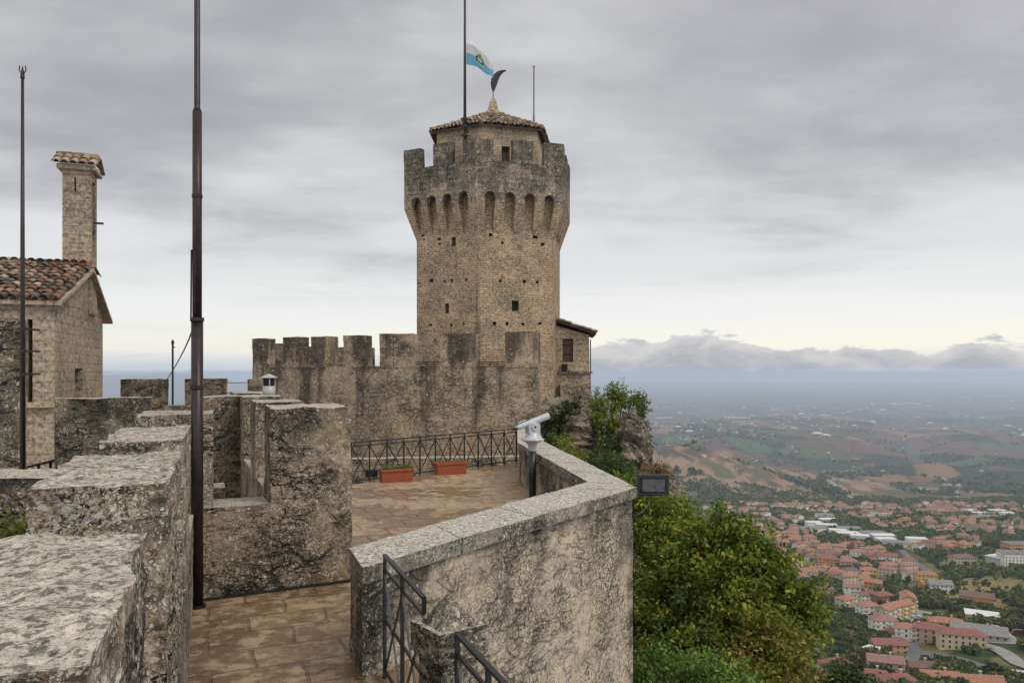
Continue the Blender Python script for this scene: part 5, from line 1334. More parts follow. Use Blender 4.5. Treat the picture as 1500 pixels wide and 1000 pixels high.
# ------------------------------------------------------------------ cliff
def rock(name, c, size, seed, label, kind=None, sub=5, strata=1.0, tilt=(.5, .2, 1), mat='rock', amp=.28):
    bm = bmesh.new(); bmesh.ops.create_icosphere(bm, subdivisions=sub, radius=1.0)
    tv = Vector(tilt).normalized(); off = Vector((seed * 7.3, seed * 3.1, seed)); sz = Vector(size); c = Vector(c)
    for v in bm.verts:
        p = Vector((v.co.x * sz.x, v.co.y * sz.y, v.co.z * sz.z)); d_ = v.co.normalized()
        w_ = mnoise.fractal(p * .45 + off, 1.0, 2.0, 4); h_ = p.dot(tv) * 3.6 + w_ * 1.2
        st_ = abs((h_ % 1.0) - .5) * 2
        blk = mnoise.cell_vector(Vector((p.x * .9, p.y * .9, math.floor(h_))) + off).x - .5
        f_ = 1 + amp * w_ + strata * (.15 * st_ + .22 * blk) + .05 * mnoise.noise(p * 3.1 + off)
        v.co = Vector((p.x * f_, p.y * f_, p.z * f_))
    me = bpy.data.meshes.new(name); bm.to_mesh(me); bm.free(); me.materials.append(M[mat])
    uvl = me.uv_layers.new(name='UVMap')
    co = np.zeros(len(me.vertices) * 3); me.vertices.foreach_get('co', co); co = co.reshape(-1, 3); li = np.zeros(len(me.loops), dtype=np.int32); me.loops.foreach_get('vertex_index', li)
    uvl.data.foreach_set('uv', np.stack([co[li, 0] + co[li, 1], co[li, 2] * .9 + co[li, 0] * .45], -1).ravel())
    o = bpy.data.objects.new(name, me); C.objects.link(o); o.location = c
    if kind: tag(o, kind=kind)
    else: tag(o, label, 'rock')
    return o
# mountain flank under the castle
rows, colsn = 60, 46
V = []; 
for i in range(rows):
    s_ = i / (rows - 1); Y = 9 + s_ * 46
    x0 = float(np.interp(Y, [9, 16, 22, 30, 36, 41, 55], [1.2, 0.4, 1.2, 2.0, 3.6, 4.0, 2.0])); z0 = float(np.interp(Y, [9, 16, 22, 28, 36, 44, 55], [-7.5, -5.5, -3.9, -2.6, -1.7, -1.5, -3]))
    for j in range(colsn):
        t_ = j / (colsn - 1); x = x0 - .5 + t_ * 14; z = z0 - (t_ * 14) ** 1.25 * (1.15 if Y < 34 else 1.5)
        p = Vector((x, Y, z)); q = mnoise.fractal(p * .35, 1, 2, 5); r_ = mnoise.fractal(p * 1.3 + Vector((4, 4, 4)), 1, 2, 4)
        V.append((x + q * .7 + r_ * .2, Y, z + q * .8 + r_ * .25))
fcs = [(i * colsn + j, i * colsn + j + 1, (i + 1) * colsn + j + 1, (i + 1) * colsn + j) for i in range(rows - 1) for j in range(colsn - 1)]
me = bpy.data.meshes.new('cliff'); me.from_pydata(V, [], fcs); me.materials.append(M['rock']); uvl = me.uv_layers.new(name='UVMap')
li = np.zeros(len(me.loops), dtype=np.int32); me.loops.foreach_get('vertex_index', li); co = np.array(V); uvl.data.foreach_set('uv', np.stack([co[li, 1], co[li, 2]], -1).ravel())
o = bpy.data.objects.new('cliff', me); C.objects.link(o); tag(o, kind='structure')
rock('rock_outcrop', at(926, 670, 27.5), (.60, 1.5, 1.55), 3, 'tilted layered grey rock outcrop standing behind the bushes, right of the castle', tilt=(.8, .1, .75), amp=.24)
rock('rock_outcrop', at(966, 752, 26), (.85, 1.4, 1.5), 5, 'dark jagged rock below the layered outcrop, right of the floodlight', tilt=(.5, .1, 1))
rock('rock_outcrop', at(848, 655, 29.5), (.75, 1.2, 1.45), 8, 'pale craggy rock below the lean-to house, wrapped in ivy', tilt=(.3, .2, 1), amp=.4)
rock('rock_outcrop', at(812, 612, 33), (.85, 1.0, .95), 11, 'sloping rock shelf at the foot of the tower', tilt=(-.4, .2, 1), amp=.3)
rock('rock_outcrop', at(860, 610, 36.2), (.55, .8, 1.2), 14, 'ochre rock under the corner of the lean-to house', tilt=(.1, .2, 1), amp=.3)

YG = [(.17, .20, .02), (.12, .165, .02), (.22, .22, .035), (.08, .12, .015), (.14, .17, .02)]
DG = [(.035, .06, .015), (.055, .085, .02), (.025, .045, .012), (.045, .065, .012)]
MG = [(.095, .13, .016), (.14, .17, .02), (.06, .095, .012), (.22, .225, .028), (.045, .075, .01), (.12, .15, .018)]
BR = [(.17, .15, .03), (.18, .12, .03), (.11, .13, .02), (.24, .19, .05), (.09, .12, .018), (.14, .16, .02)]
OC = [(.30, .17, .07), (.36, .25, .12), (.22, .12, .05), (.28, .21, .10)]
def B_(px, py, Y, rx, ry, rz, w_=1.0, pal=None):
    b_ = (at(px, py, Y), rx, ry, rz, w_)
    return b_ + ((pal,) if pal is not None else ())
# shrubs on the crag
foliage('shrub', at(893, 690, 29), [B_(893, 612, 29, .55, .5, .75, 1.2), B_(912, 585, 29.4, .30, .35, .45, .5, MG), B_(898, 575, 29.2, .16, .2, .3, .25), B_(940, 598, 28.9, .14, .2, .3, .25, MG), B_(876, 595, 29.4, .22, .3, .45, .35), B_(930, 585, 29.2, .25, .3, .3, .3, MG), B_(905, 640, 28.6, .6, .5, .5, .8, YG)], .12, YG,
        'tall yellow green shrub sticking up left of the layered rock outcrop', 'shrub', 70, 24, .13, 21, limb=.05)
foliage('shrub', at(905, 700, 27), [B_(925, 650, 27, .50, .5, .65, 1.0), B_(898, 660, 27, .5, .5, .45, .9), B_(938, 615, 27.6, .22, .3, .35, .3)], .10, DG,
        'dark green bush growing against the layered rock outcrop', 'shrub', 80, 28, .13, 22, limb=.05)
foliage('shrub', at(892, 730, 24), [B_(882, 678, 24, .55, .5, .38, 1.0), B_(905, 690, 23.6, .45, .5, .35, .8)], .085, [(.05, .085, .02), (.07, .11, .025), (.04, .065, .015)],
        'rounded dense dark bush just behind the parapet, below the layered rock', 'shrub', 90, 30, .11, 23, limb=.04)
foliage('shrub', at(930, 750, 21), [B_(925, 705, 21, .32, .4, .26, .7), B_(905, 715, 20.5, .4, .4, .3, .7), B_(952, 700, 21.5, .18, .3, .18, .3)], .09, YG,
        'yellow green bush behind the parapet corner, left of the floodlight', 'shrub', 60, 24, .11, 24, limb=.03)
foliage('ivy', at(820, 690, 28), [B_(822, 618, 29, .55, .4, .55, 1.0), B_(815, 655, 27, .45, .4, .5, .9), B_(838, 598, 30, .3, .3, .3, .4), B_(850, 690, 26, .4, .4, .35, .6)], .09, DG,
        'dark ivy covering the rocks at the foot of the tower', 'ivy', 90, 30, .12, 25, limb=.03, leafname='leaves', shape=.7)
foliage('shrub', at(828, 700, 24), [B_(826, 650, 24, .24, .3, .28, .5), B_(838, 668, 23, .3, .3, .22, .5)], .085, YG,
        'small bright yellow green shrub in front of the ivy, right of the telescope', 'shrub', 50, 22, .1, 26, limb=.025)
foliage('dry_bush', at(868, 700, 30.5), [B_(866, 640, 30.5, .22, .3, .65, .7), B_(858, 625, 31, .16, .2, .3, .3)], .10, OC,
        'rust brown dried bush hanging below the lean-to house', 'shrub', 60, 22, .1, 27, limb=.025, mat='drygrass')
foliage('grass_tuft', at(962, 715, 20.5), [B_(958, 689, 20.5, .26, .3, .10, .8), B_(968, 694, 20.5, .2, .3, .1, .4)], .13, [(.20, .13, .06), (.28, .2, .1), (.12, .08, .035)],
        'brown dry grass tuft just above the floodlight', 'grass tuft', 60, 26, .07, 28, limb=.01, mat='drygrass', shape=.12, droop=-.4, leafname='blades')
# big trees below the wall
foliage('tree', at(1010, 1250, 17), [B_(1070, 812, 17, .42, .5, .72, .7), B_(1045, 870, 16.6, .85, .9, .75, .95), B_(1112, 850, 17, .5, .6, .55, .75), B_(1005, 860, 17, .7, .8, .7, 1.0), B_(1068, 785, 17, .2, .3, .3, .22),
         B_(1150, 908, 16.6, .62, .7, .42, .9), B_(1085, 930, 16.2, .9, .9, .7, 1.0), B_(960, 920, 17, .9, .9, 1.1, 1.3), B_(1020, 960, 16, .8, .8, .8, 1.1), B_(1172, 880, 16.6, .2, .3, .2, .2), B_(1095, 785, 17, .16, .2, .2, .14), B_(1138, 825, 16.8, .22, .3, .2, .2), B_(1186, 868, 16.6, .13, .2, .14, .1), B_(1038, 795, 17, .2, .3, .25, .2), B_(1062, 762, 17, .10, .15, .16, .08), B_(1125, 800, 17, .12, .15, .14, .1), B_(1190, 905, 16.5, .14, .2, .16, .12), B_(1015, 800, 17.2, .3, .4, .35, .35)], .125, MG,
        'large leafy green tree filling the space right of the terrace wall', 'tree', 120, 46, .19, 31, limb=.16)
foliage('tree', at(955, 1250, 21), [B_(955, 765, 21, .7, .8, .75, 1.2), B_(985, 795, 20.5, .8, .8, .7, 1.2), B_(948, 840, 20.5, .8, .8, 1.0, 1.2), B_(1003, 760, 21, .3, .4, .35, .4)], .115, [(.15, .19, .02), (.11, .155, .018), (.20, .22, .03), (.08, .12, .014)],
        'yellow green treetop directly below the floodlight', 'tree', 120, 36, .2, 32, limb=.12)
foliage('tree', at(1120, 1300, 15), [B_(1118, 985, 15, .55, .6, .55, 1.1), B_(1150, 960, 15.3, .3, .4, .35, .5), B_(1075, 1005, 14.8, .6, .6, .5, 1.0), B_(1125, 940, 15.4, .4, .5, .35, .6), B_(1165, 1005, 15, .35, .4, .3, .5)], .115, BR,
        'autumn tinted tree with brown and yellow leaves at lower right of the big tree', 'tree', 130, 36, .2, 33, limb=.12)
foliage('tree', at(960, 1400, 12.5), [B_(965, 1010, 12.5, .9, .8, .7, 1.4), B_(1035, 1020, 12.3, .6, .6, .45, .9), B_(1075, 1030, 12, .5, .5, .4, .6)], .10, [(.10, .16, .03), (.13, .19, .04), (.07, .12, .02)],
        'bright green treetop at the bottom edge beside the wall', 'tree', 130, 36, .17, 34, limb=.1)
foliage('tree', at(1245, 1300, 22), [B_(1228, 1015, 22, .5, .5, .5, .9), B_(1262, 1010, 22, .3, .4, .42, .6), B_(1195, 1030, 21.5, .5, .5, .4, .6)], .13, DG,
        'dark treetop poking up at the bottom edge below the town', 'tree', 100, 34, .18, 35, limb=.1)
# ------------------------------------------------------------------ roads, draped on the land
M['asphalt'] = plain('asphalt', (0.10, 0.10, 0.105), .85, 0, .2, .3)
M['paving'] = plain('pale_yard', (0.22, 0.215, 0.205), .85, 0, .2, .2)
def road(name, pts, width, mat='asphalt', lift=.5, closed=False):
    P = [ground(*p) if len(p) == 2 else Vector(p) for p in pts]
    fine = []
    for a, b_ in zip(P[:-1], P[1:]):
        n = max(2, int((b_ - a).length / 6))
        for i in range(n): fine.append(a.lerp(b_, i / n))
    fine.append(P[-1])
    # soften corners
    for _ in range(6): fine = [fine[0]] + [(fine[i - 1] + fine[i] * 2 + fine[i + 1]) / 4 for i in range(1, len(fine) - 1)] + [fine[-1]]
    mb = MB(); prev = None
    for i, p in enumerate(fine):
        d_ = (fine[min(i + 1, len(fine) - 1)] - fine[max(i - 1, 0)]); d_.z = 0; d_.normalize(); s_ = Vector((-d_.y, d_.x, 0)) * width / 2
        row = []
        for k_ in (-1, -.33, .33, 1):
            q = p + s_ * k_; row.append(Vector((q.x, q.y, float(terrain(q.x, q.y)) + lift)))
        zc = max(r_.z for r_ in row)
        for r_ in row: r_.z = r_.z * .4 + zc * .6
        if prev: 
            for k_ in range(3): mb.face([prev[k_ + 1], prev[k_], row[k_], row[k_ + 1]])
        prev = row
    o = mb.build(name, M[mat], weld=True); tag(o, kind='structure'); return o
Zp = lambda zx, zy: (1180 + zx / 3.57, 720 + zy / 3.57)
road('road', [Zp(560, 850), Zp(640, 835), Zp(720, 860), Zp(860, 890), Zp(1000, 935), Zp(1130, 975), Zp(1300, 1010)], 9)
road('road', [Zp(545, 985), Zp(548, 900), Zp(575, 830), Zp(560, 790), Zp(500, 750)], 7)
road('road', [Zp(500, 305), Zp(545, 350), Zp(605, 395), Zp(668, 442)], 9)
road('road', [Zp(870, 790), Zp(960, 810), Zp(1040, 830), Zp(1070, 880), Zp(1200, 930)], 9, 'paving')
road('road', [Zp(740, 650), Zp(640, 640), Zp(590, 620), Zp(560, 690)], 8, 'paving')
road('road', [Zp(800, 555), Zp(900, 590), Zp(1000, 610), Zp(1150, 640)], 6, 'paving')
road('road', [Zp(350, 640), Zp(300, 620), Zp(270, 500), Zp(180, 430), Zp(90, 380)], 6)
road('road', [Zp(-40, 180), Zp(150, 215), Zp(330, 235), Zp(520, 275), Zp(620, 300)], 16, 'paving')
road('road', [Zp(690, 270), Zp(800, 290), Zp(900, 285), Zp(1000, 310), Zp(1150, 300)], 9)
road('road', [(1205, 700), (1222, 708), (1236, 722), (1250, 730)], 12, 'paving')
road('road', [(1380, 700), (1400, 716), (1402, 728)], 12, 'paving')
road('road', [Zp(880, 760), Zp(1010, 780), Zp(1100, 770)], 26, 'paving', lift=.35)

# ------------------------------------------------------------------ houses
def wallmat(name, c): return plain(name, c, .85, 0, .10, .25)
WC = {'white': (.62, .60, .56), 'cream': (.50, .42, .29), 'yellow': (.52, .36, .13), 'pink': (.46, .30, .23), 'grey': (.36, .35, .34), 'orange': (.45, .23, .10), 'beige': (.40, .35, .27), 'brick': (.30, .14, .09)}
WM = {k_: wallmat('plaster_' + k_, v) for k_, v in WC.items()}
RCc = {'orange': (.26, .125, .08), 'red': (.19, .08, .065), 'brown': (.13, .085, .07), 'pinkish': (.21, .12, .10), 'grey': (.17, .165, .165), 'white': (.50, .50, .50)}
RM = {k_: plain('roof_tiles_' + k_, v, .9, 0, .22, .9) for k_, v in RCc.items()}
M['winglass'] = plain('far_window', (.04, .045, .05), .3, 0, .2, 1)
M['railwhite'] = plain('balcony_plaster', (.50, .47, .42), .8, 0, .1, 1)
def hproto(wc, rc, w_, d_, h_, kind, detail):
    """meshes of one kind of house, around its own origin; returned as (name, mesh, location, children)"""
    out = []
    def mk(name, mb, mat, loc=(0, 0, 0)):
        o = mb.build(name, mat, origin=(0, 0, 0)); me = o.data; bpy.data.objects.remove(o); return [name, me, loc, []]
    if kind != 'flat' and h_ >= 7: h_ = max(6, round(h_ / 3) * 3) + .3
    if kind != 'flat': w_ = 11 + (w_ - 11) * .62 if w_ > 11 else w_; d_ *= .80
    mb = MB(); x, y = w_ / 2, d_ / 2
    mb.prism([(-x, -y), (x, -y), (x, y), (-x, y)], -7, h_, top=(kind == 'flat'))
    if kind == 'gable':
        rh = y * .42; mb.face([(x, -y, h_), (x, y, h_), (x, 0, h_ + rh)]); mb.face([(-x, y, h_), (-x, -y, h_), (-x, 0, h_ + rh)])
    out.append(mk('wall', mb, WM[wc]))
    mr = MB(); o_ = .7
    X, Y_ = x + o_, y + o_
    if kind == 'hip':
        rh = Y_ * .42; rx = max(0.05, X - Y_)
        a, b_, c_, e_ = (-X, -Y_, h_ - .1), (X, -Y_, h_ - .1), (X, Y_, h_ - .1), (-X, Y_, h_ - .1); r0, r1 = (-rx, 0, h_ + rh), (rx, 0, h_ + rh)
        mr.face([a, b_, r1, r0]); mr.face([c_, e_, r0, r1]); mr.face([b_, c_, r1]); mr.face([e_, a, r0]); mr.face([e_, c_, b_, a])
    elif kind == 'gable':
        rh = Y_ * .42
        for s_ in (-1, 1):
            a, b_ = (-X * s_, -Y_ * s_, h_ - .28), (X * s_, -Y_ * s_, h_ - .28); r0, r1 = (-X * s_, 0, h_ + rh - .12), (X * s_, 0, h_ + rh - .12)
            up_ = lambda p: (p[0], p[1], p[2] + .3)
            mr.face([up_(a), up_(b_), up_(r1), up_(r0)]); mr.face([a, r0, r1, b_]); mr.face([a, b_, up_(b_), up_(a)]); mr.face([b_, r1, up_(r1), up_(b_)]); mr.face([r0, a, up_(a), up_(r0)])
    else:
        mr.prism([(-X + .4, -Y_ + .4), (X - .4, -Y_ + .4), (X - .4, Y_ - .4), (-X + .4, Y_ - .4)], h_ + .01, h_ + .7)
        if detail and w_ > 25:
            for k_ in range(4): xx = -x * .7 + k_ * x * .45; mr.prism([(xx, -y * .8), (xx + 2.2, -y * .8), (xx + 2.2, y * .8), (xx, y * .8)], h_ + .7, h_ + 1.3)
    roof = mk('roof', mr, RM[rc])
    if kind != 'flat':
        mc = MB(); mc.prism([(-.45, -.45), (.45, -.45), (.45, .45), (-.45, .45)], 0, 2.3); mc.prism([(-.65, -.65), (.65, -.65), (.65, .65), (-.65, .65)], 2.3, 2.55)
        roof[3].append(mk('chimney', mc, WM['beige'], (x * .35, y * .3, h_ + rh * .35)))
    out.append(roof)
    if detail:
        fl = max(1, int(h_ / 3)); mw = MB(); mw.prism([(-.55, -.06), (.55, -.06), (.55, .06), (-.55, .06)], -.75, .75); win = mk('window', mw, M['winglass'])
        nwx = max(2, int(w_ / 3.4)); nwy = max(2, int(d_ / 4.2))
        mbk = MB(); mbk.prism([(-1.9, -1.1), (1.9, -1.1), (1.9, 0), (-1.9, 0)], -1.15, -.15); bal = mk('balcony', mbk, M['railwhite'])
        for f_ in range(fl):
            zc = 1.7 + f_ * 3.0
            for k_ in range(nwx):
                xx = -x + (k_ + .5) * w_ / nwx; out.append(['window', win[1], (xx, -y, zc), []])
                if detail > 1 and f_ > 0 and k_ % 2 == 0: out.append(['balcony', bal[1], (xx, -y, zc), []])
            if detail > 1 or f_ == fl - 1:
                for k_ in range(nwy):
                    yy = -y + (k_ + .5) * d_ / nwy
                    for s_ in (-1, 1): out.append(['window', win[1], (s_ * x, yy, zc), [], math.pi / 2])
    return out
def place_house(pr, name, P, rz, label, cat, group):
    r_ = bpy.data.objects.new(name, None); C.objects.link(r_); r_.location = P; r_.rotation_euler = (0, 0, rz); tag(r_, label, cat, group)
    def add(item, par):
        o = bpy.data.objects.new(item[0], item[1]); C.objects.link(o); o.location = item[2]; o.parent = par
        if len(item) > 4: o.rotation_euler = (0, 0, item[4])
        for ch in item[3]: add(ch, o)
    for it in pr: add(it, r_)
    return r_
taken = []      # (x, y, radius)
def free(x, y, r_): return all((x - a) ** 2 + (y - b_) ** 2 > (r_ + c_) ** 2 for a, b_, c_ in taken)
def gz(P, r_=5): return float(terrain(P.x, P.y))
# the buildings one can pick out: zoomed x, y (foot), width, depth, height, turn, wall, roof, kind, label
big = [
 (212, 632, 15, 12, 12, 25, 'cream', 'orange', 'hip', 'tall cream apartment house with an orange hipped roof, left of the white balconied one'),
 (325, 672, 15, 12, 11, 10, 'white', 'orange', 'hip', 'white balconied apartment house standing left of the long curved yellow block'),
 (310, 588, 19, 11, 10, 20, 'white', 'brown', 'gable', 'white long house with a brown roof, above the balconied apartment house'),
 (240, 545, 15, 10, 8, -15, 'white', 'pinkish', 'gable', 'white house with a faded pink gable roof among the upper row'),
 (100, 555, 16, 12, 9, -20, 'pink', 'brown', 'hip', 'pink house with a dull brown roof at the left edge of the upper row'),
 (225, 485, 18, 10, 9, 12, 'cream', 'orange', 'gable', 'cream balconied house with a low orange roof in the upper row'),
 (355, 520, 16, 12, 9, -35, 'orange', 'orange', 'gable', 'orange walled house with an orange gable roof in the upper row'),
 (400, 590, 17, 13, 9, 20, 'brick', 'red', 'hip', 'brick coloured house with a red roof behind the curved yellow block'),
 (428, 690, 22, 12, 11, 38, 'cream', 'orange', 'gable', 'cream wing at the left end of the curved yellow block'),
 (490, 670, 24, 12, 11, 28, 'yellow', 'orange', 'gable', 'long yellow middle wing of the curved block with balconies'),
 (535, 625, 20, 12, 11, 70, 'yellow', 'orange', 'gable', 'yellow upper wing of the curved block with an orange roof'),
 (405, 755, 17, 13, 11, 0, 'white', 'pinkish', 'hip', 'white apartment house with a faded pink roof, below the curved block'),
 (478, 770, 13, 10, 7, 15, 'pink', 'red', 'hip', 'small pink house with a red roof between the white apartments'),
 (560, 780, 26, 12, 10, -22, 'white', 'orange', 'hip', 'long white balconied block with an orange roof, beside the white lower road'),
 (650, 780, 20, 14, 9, -30, 'pink', 'red', 'hip', 'red roofed pink block between the long white and yellow blocks'),
 (735, 745, 24, 12, 9, -20, 'yellow', 'orange', 'hip', 'yellow block with an orange roof, nearest the big warehouse'),
 (812, 812, 32, 13, 8, -18, 'cream', 'red', 'hip', 'wide low cream block with a long red roof, in front of the warehouse'),
 (432, 835, 24, 12, 6, -5, 'pink', 'red', 'gable', 'low house with a long dull red gable roof, above the lower road junction'),
 (350, 855, 12, 9, 4, 30, 'beige', 'white', 'flat', 'small flat white roofed shed among trees below the apartments'),
 (158, 945, 17, 14, 6, 20, 'pink', 'red', 'hip', 'solitary red roofed house surrounded by woods at the lower left of the town'),
 (60, 800, 15, 13, 5, 10, 'grey', 'grey', 'hip', 'grey roofed cottage alone in the dark woods right of the big tree'),
 (415, 965, 20, 12, 8, -18, 'pink', 'pinkish', 'gable', 'pale pink house with a faded roof beside the lower road'),
 (350, 1012, 15, 12, 6, -15, 'white', 'red', 'hip', 'white walled red roofed house at the bottom edge, left of the lower road'),
 (480, 1040, 16, 12, 6, 5, 'pink', 'red', 'hip', 'red hipped roof at the very bottom edge beside the lower road'),
 (605, 950, 14, 10, 5, -10, 'brick', 'brown', 'gable', 'brown roofed low house right of the lower road'),
 (700, 1010, 19, 11, 5, -12, 'orange', 'orange', 'gable', 'orange roofed house at the bottom edge, below the curving road'),
 (865, 1030, 34, 10, 5, -8, 'white', 'orange', 'gable', 'long orange roofed terrace row at the bottom edge, below the curving road'),
 (20, 985, 14, 11, 6, 10, 'pink', 'pinkish', 'hip', 'pale roofed house at the bottom edge, left of the solitary house'),
 (905, 770, 40, 20, 6, -27, 'grey', 'grey', 'gable', 'big grey warehouse with a dark gable roof at the right end of the lower street'),
 (925, 690, 20, 13, 7, -27, 'grey', 'white', 'flat', 'flat white roofed hall behind the big grey warehouse'),
 (895, 572, 30, 16, 5, -30, 'orange', 'brown', 'gable', 'brown roofed barn on the grassy slope'),
 (700, 530, 22, 15, 9, -10, 'white', 'grey', 'gable', 'white gabled house below the straight road'),
 (632, 528, 15, 12, 9, 10, 'orange', 'orange', 'gable', 'orange house left of the white gabled house'),
 (630, 475, 22, 13, 9, -12, 'yellow', 'orange', 'hip', 'yellow house at the lower end of the straight road'),
 (562, 465, 20, 13, 9, 0, 'white', 'pinkish', 'hip', 'white house left of the yellow house by the straight road'),
 (820, 380, 34, 15, 8, 0, 'beige', 'beige' if False else 'brown', 'hip', 'wide beige house with a brown roof above the grassy slope'),
 (1110, 385, 34, 20, 14, -10, 'white', 'grey', 'flat', 'large white modern building with a grey flat roof at the right edge'),
 (1015, 380, 22, 18, 9, 25, 'grey', 'white', 'flat', 'smaller pale modern building left of the large white one'),
 (1115, 305, 34, 18, 9, 0, 'orange', 'grey', 'flat', 'blue grey roofed orange hall behind the large white building'),
 (275, 360, 20, 13, 11, -5, 'white', 'orange', 'hip', 'white apartment house with an orange roof in the middle cluster'),
 (345, 365, 22, 14, 9, 10, 'pink', 'red', 'hip', 'red roofed house right of the white one in the middle cluster'),
 (425, 370, 26, 14, 9, -15, 'white', 'red', 'gable', 'white walled red gabled row in the middle cluster'),
 (120, 345, 24, 15, 9, -10, 'pink', 'red', 'hip', 'wide red roofed house at the left of the middle cluster'),
 (115, 385, 26, 15, 9, -18, 'orange', 'red', 'hip', 'wide orange walled house below the left of the middle cluster'),
 (225, 400, 22, 14, 8, -8, 'pink', 'pinkish', 'hip', 'faded pink roofed house below the middle cluster'),
 (275, 310, 17, 14, 11, 0, 'brick', 'red', 'hip', 'tall dark brick house behind the middle cluster'),
 (380, 325, 18, 14, 10, 0, 'yellow', 'orange', 'hip', 'bright yellow house behind the right of the middle cluster'),
 (208, 305, 15, 12, 10, 20, 'yellow', 'orange', 'gable', 'yellow gabled house behind the left of the middle cluster'),
 (440, 420, 22, 14, 8, -12, 'pink', 'orange', 'hip', 'orange roofed pink house above the straight road end'),
 (535, 420, 20, 13, 8, 15, 'cream', 'orange', 'hip', 'cream house with an orange roof beside the straight road'),
 (20, 275, 20, 15, 11, -10, 'pink', 'orange', 'hip', 'salmon coloured house alone above the middle cluster'),
 (15, 455, 22, 14, 8, -15, 'white', 'orange', 'hip', 'white house with an orange roof at the left of the upper row'),
 (145, 470, 17, 13, 8, 5, 'pink', 'red', 'hip', 'small red roofed house between the left houses of the upper row'),
]
rz_ = random.Random(5)
for (zx, zy, w_, d_, h_, rot, wc, rc, kd, lab) in big:
    px, py = Zp(zx, zy)
    P = ground(px, py)
    taken.append((P.x, P.y, max(w_, d_) * .42))
    name = 'warehouse' if ('warehouse' in lab or 'hall' in lab or 'modern' in lab or 'shed' in lab) else ('apartment_building' if h_ >= 10 else 'house')
    cat = {'warehouse': 'building', 'apartment_building': 'apartment building', 'house': 'house'}[name]
    det = 2 if (h_ >= 10 and kd != 'flat') else 1
    place_house(hproto(wc, rc, w_, d_, h_, kd, det), name, (P.x, P.y, float(P.z) - .3), R(rot), lab, cat, None)

# white factory roofs in a slanting strip, and a second cluster
ind = [(40 + i * 62 + rz_.uniform(-8, 8), 178 + i * 11.5 + (j * 26) + rz_.uniform(-5, 5), rz_.uniform(34, 60), rz_.uniform(20, 30)) for i in range(9) for j in range(2)] + [(860 + i * 48, 112 + (i % 3) * 16, 50, 30) for i in range(5)] + [(100, 135, 55, 28), (120, 160, 50, 30), (200, 190, 45, 30), (600, 295, 55, 26), (-20, 178, 40, 24), (580, 272, 40, 20), (820, 70, 50, 28)]
iv = [hproto('grey', 'white', 34, 17, 7, 'flat', 0), hproto('white', 'white', 26, 15, 8, 'flat', 0), hproto('white', 'grey', 36, 19, 7, 'flat', 0)]
ni = 0
for (zx, zy, w_, d_) in ind:
    P = ground(*Zp(zx, zy))
    if not free(P.x, P.y, 15): continue
    taken.append((P.x, P.y, 17)); ni += 1
    right_ = zx > 700
    place_house(iv[ni % 3], 'factory_hall', (P.x, P.y, float(P.z)), R(rz_.uniform(-25, 5)), 'flat pale roofed factory hall in the ' + ('far right cluster' if right_ else 'slanting industrial strip') + ' of the town', 'factory', 'factory halls of the ' + ('far right cluster' if right_ else 'slanting strip'))

# the rest of the town, denser where the photograph is
DEN = [  # px, py, rx, ry, count, zone
 (1110, 762, 60, 14, 34, 'dense left quarter of the town'), (1135, 785, 45, 16, 26, 'dense left quarter of the town'),
 (1100, 744, 70, 7, 16, 'far row at the foot of the bare hill'), (1200, 745, 60, 8, 26, 'far row at the foot of the bare hill'), (1290, 752, 45, 14, 30, 'quarter behind the white factory roofs'),
 (1310, 770, 30, 10, 14, 'quarter behind the white factory roofs'), (1380, 748, 45, 10, 30, 'far right quarter'), (1465, 748, 45, 10, 26, 'far right quarter'), (1400, 772, 60, 12, 38, 'far right quarter'), (1475, 775, 35, 12, 16, 'far right quarter'), (1385, 800, 55, 9, 14, 'slope below the far right quarter'),
 (1165, 805, 30, 18, 16, 'middle cluster'), (1215, 812, 40, 12, 14, 'middle cluster'), (1270, 820, 40, 14, 12, 'middle cluster'), (1150, 835, 28, 14, 10, 'upper row'), (1195, 845, 30, 12, 9, 'upper row'), (1245, 850, 30, 10, 7, 'upper row'), (1160, 800, 60, 30, 14, 'middle cluster'), (1310, 838, 26, 10, 5, 'slope beside the straight road')]
cands = []
for (cx, cy, rx, ry, n, zone) in DEN:
    for _ in range(int(n * 1.55)):
        a = rz_.random() * 2 * math.pi; r_ = rz_.random() ** .5
        cands.append((cx + rx * r_ * math.cos(a), cy + ry * r_ * math.sin(a), zone, n))
cnt = {}
protos = {}
comb = [('white', 'orange', 'hip'), ('pink', 'red', 'hip'), ('cream', 'orange', 'gable'), ('pink', 'pinkish', 'hip'), ('beige', 'brown', 'gable'), ('white', 'red', 'gable'), ('orange', 'orange', 'hip'), ('cream', 'pinkish', 'hip'), ('yellow', 'orange', 'hip'), ('white', 'brown', 'hip'), ('pink', 'orange', 'gable')]
spots = []
for (px, py, zone, n) in cands:
    if cnt.get((zone, n, round(n)), 0) > 999: continue
    P = ground(px, py); r_ = 6.2
    if P.y > 4000 or not free(P.x, P.y, r_): continue
    taken.append((P.x, P.y, r_ + .8)); spots.append((P, zone, px, py))
spots.sort(key=lambda s_: s_[0].y)
indiv, rest = spots[:215], spots[215:]
wname = {'white': 'white', 'pink': 'pink', 'cream': 'cream', 'beige': 'beige', 'orange': 'orange', 'yellow': 'yellow'}
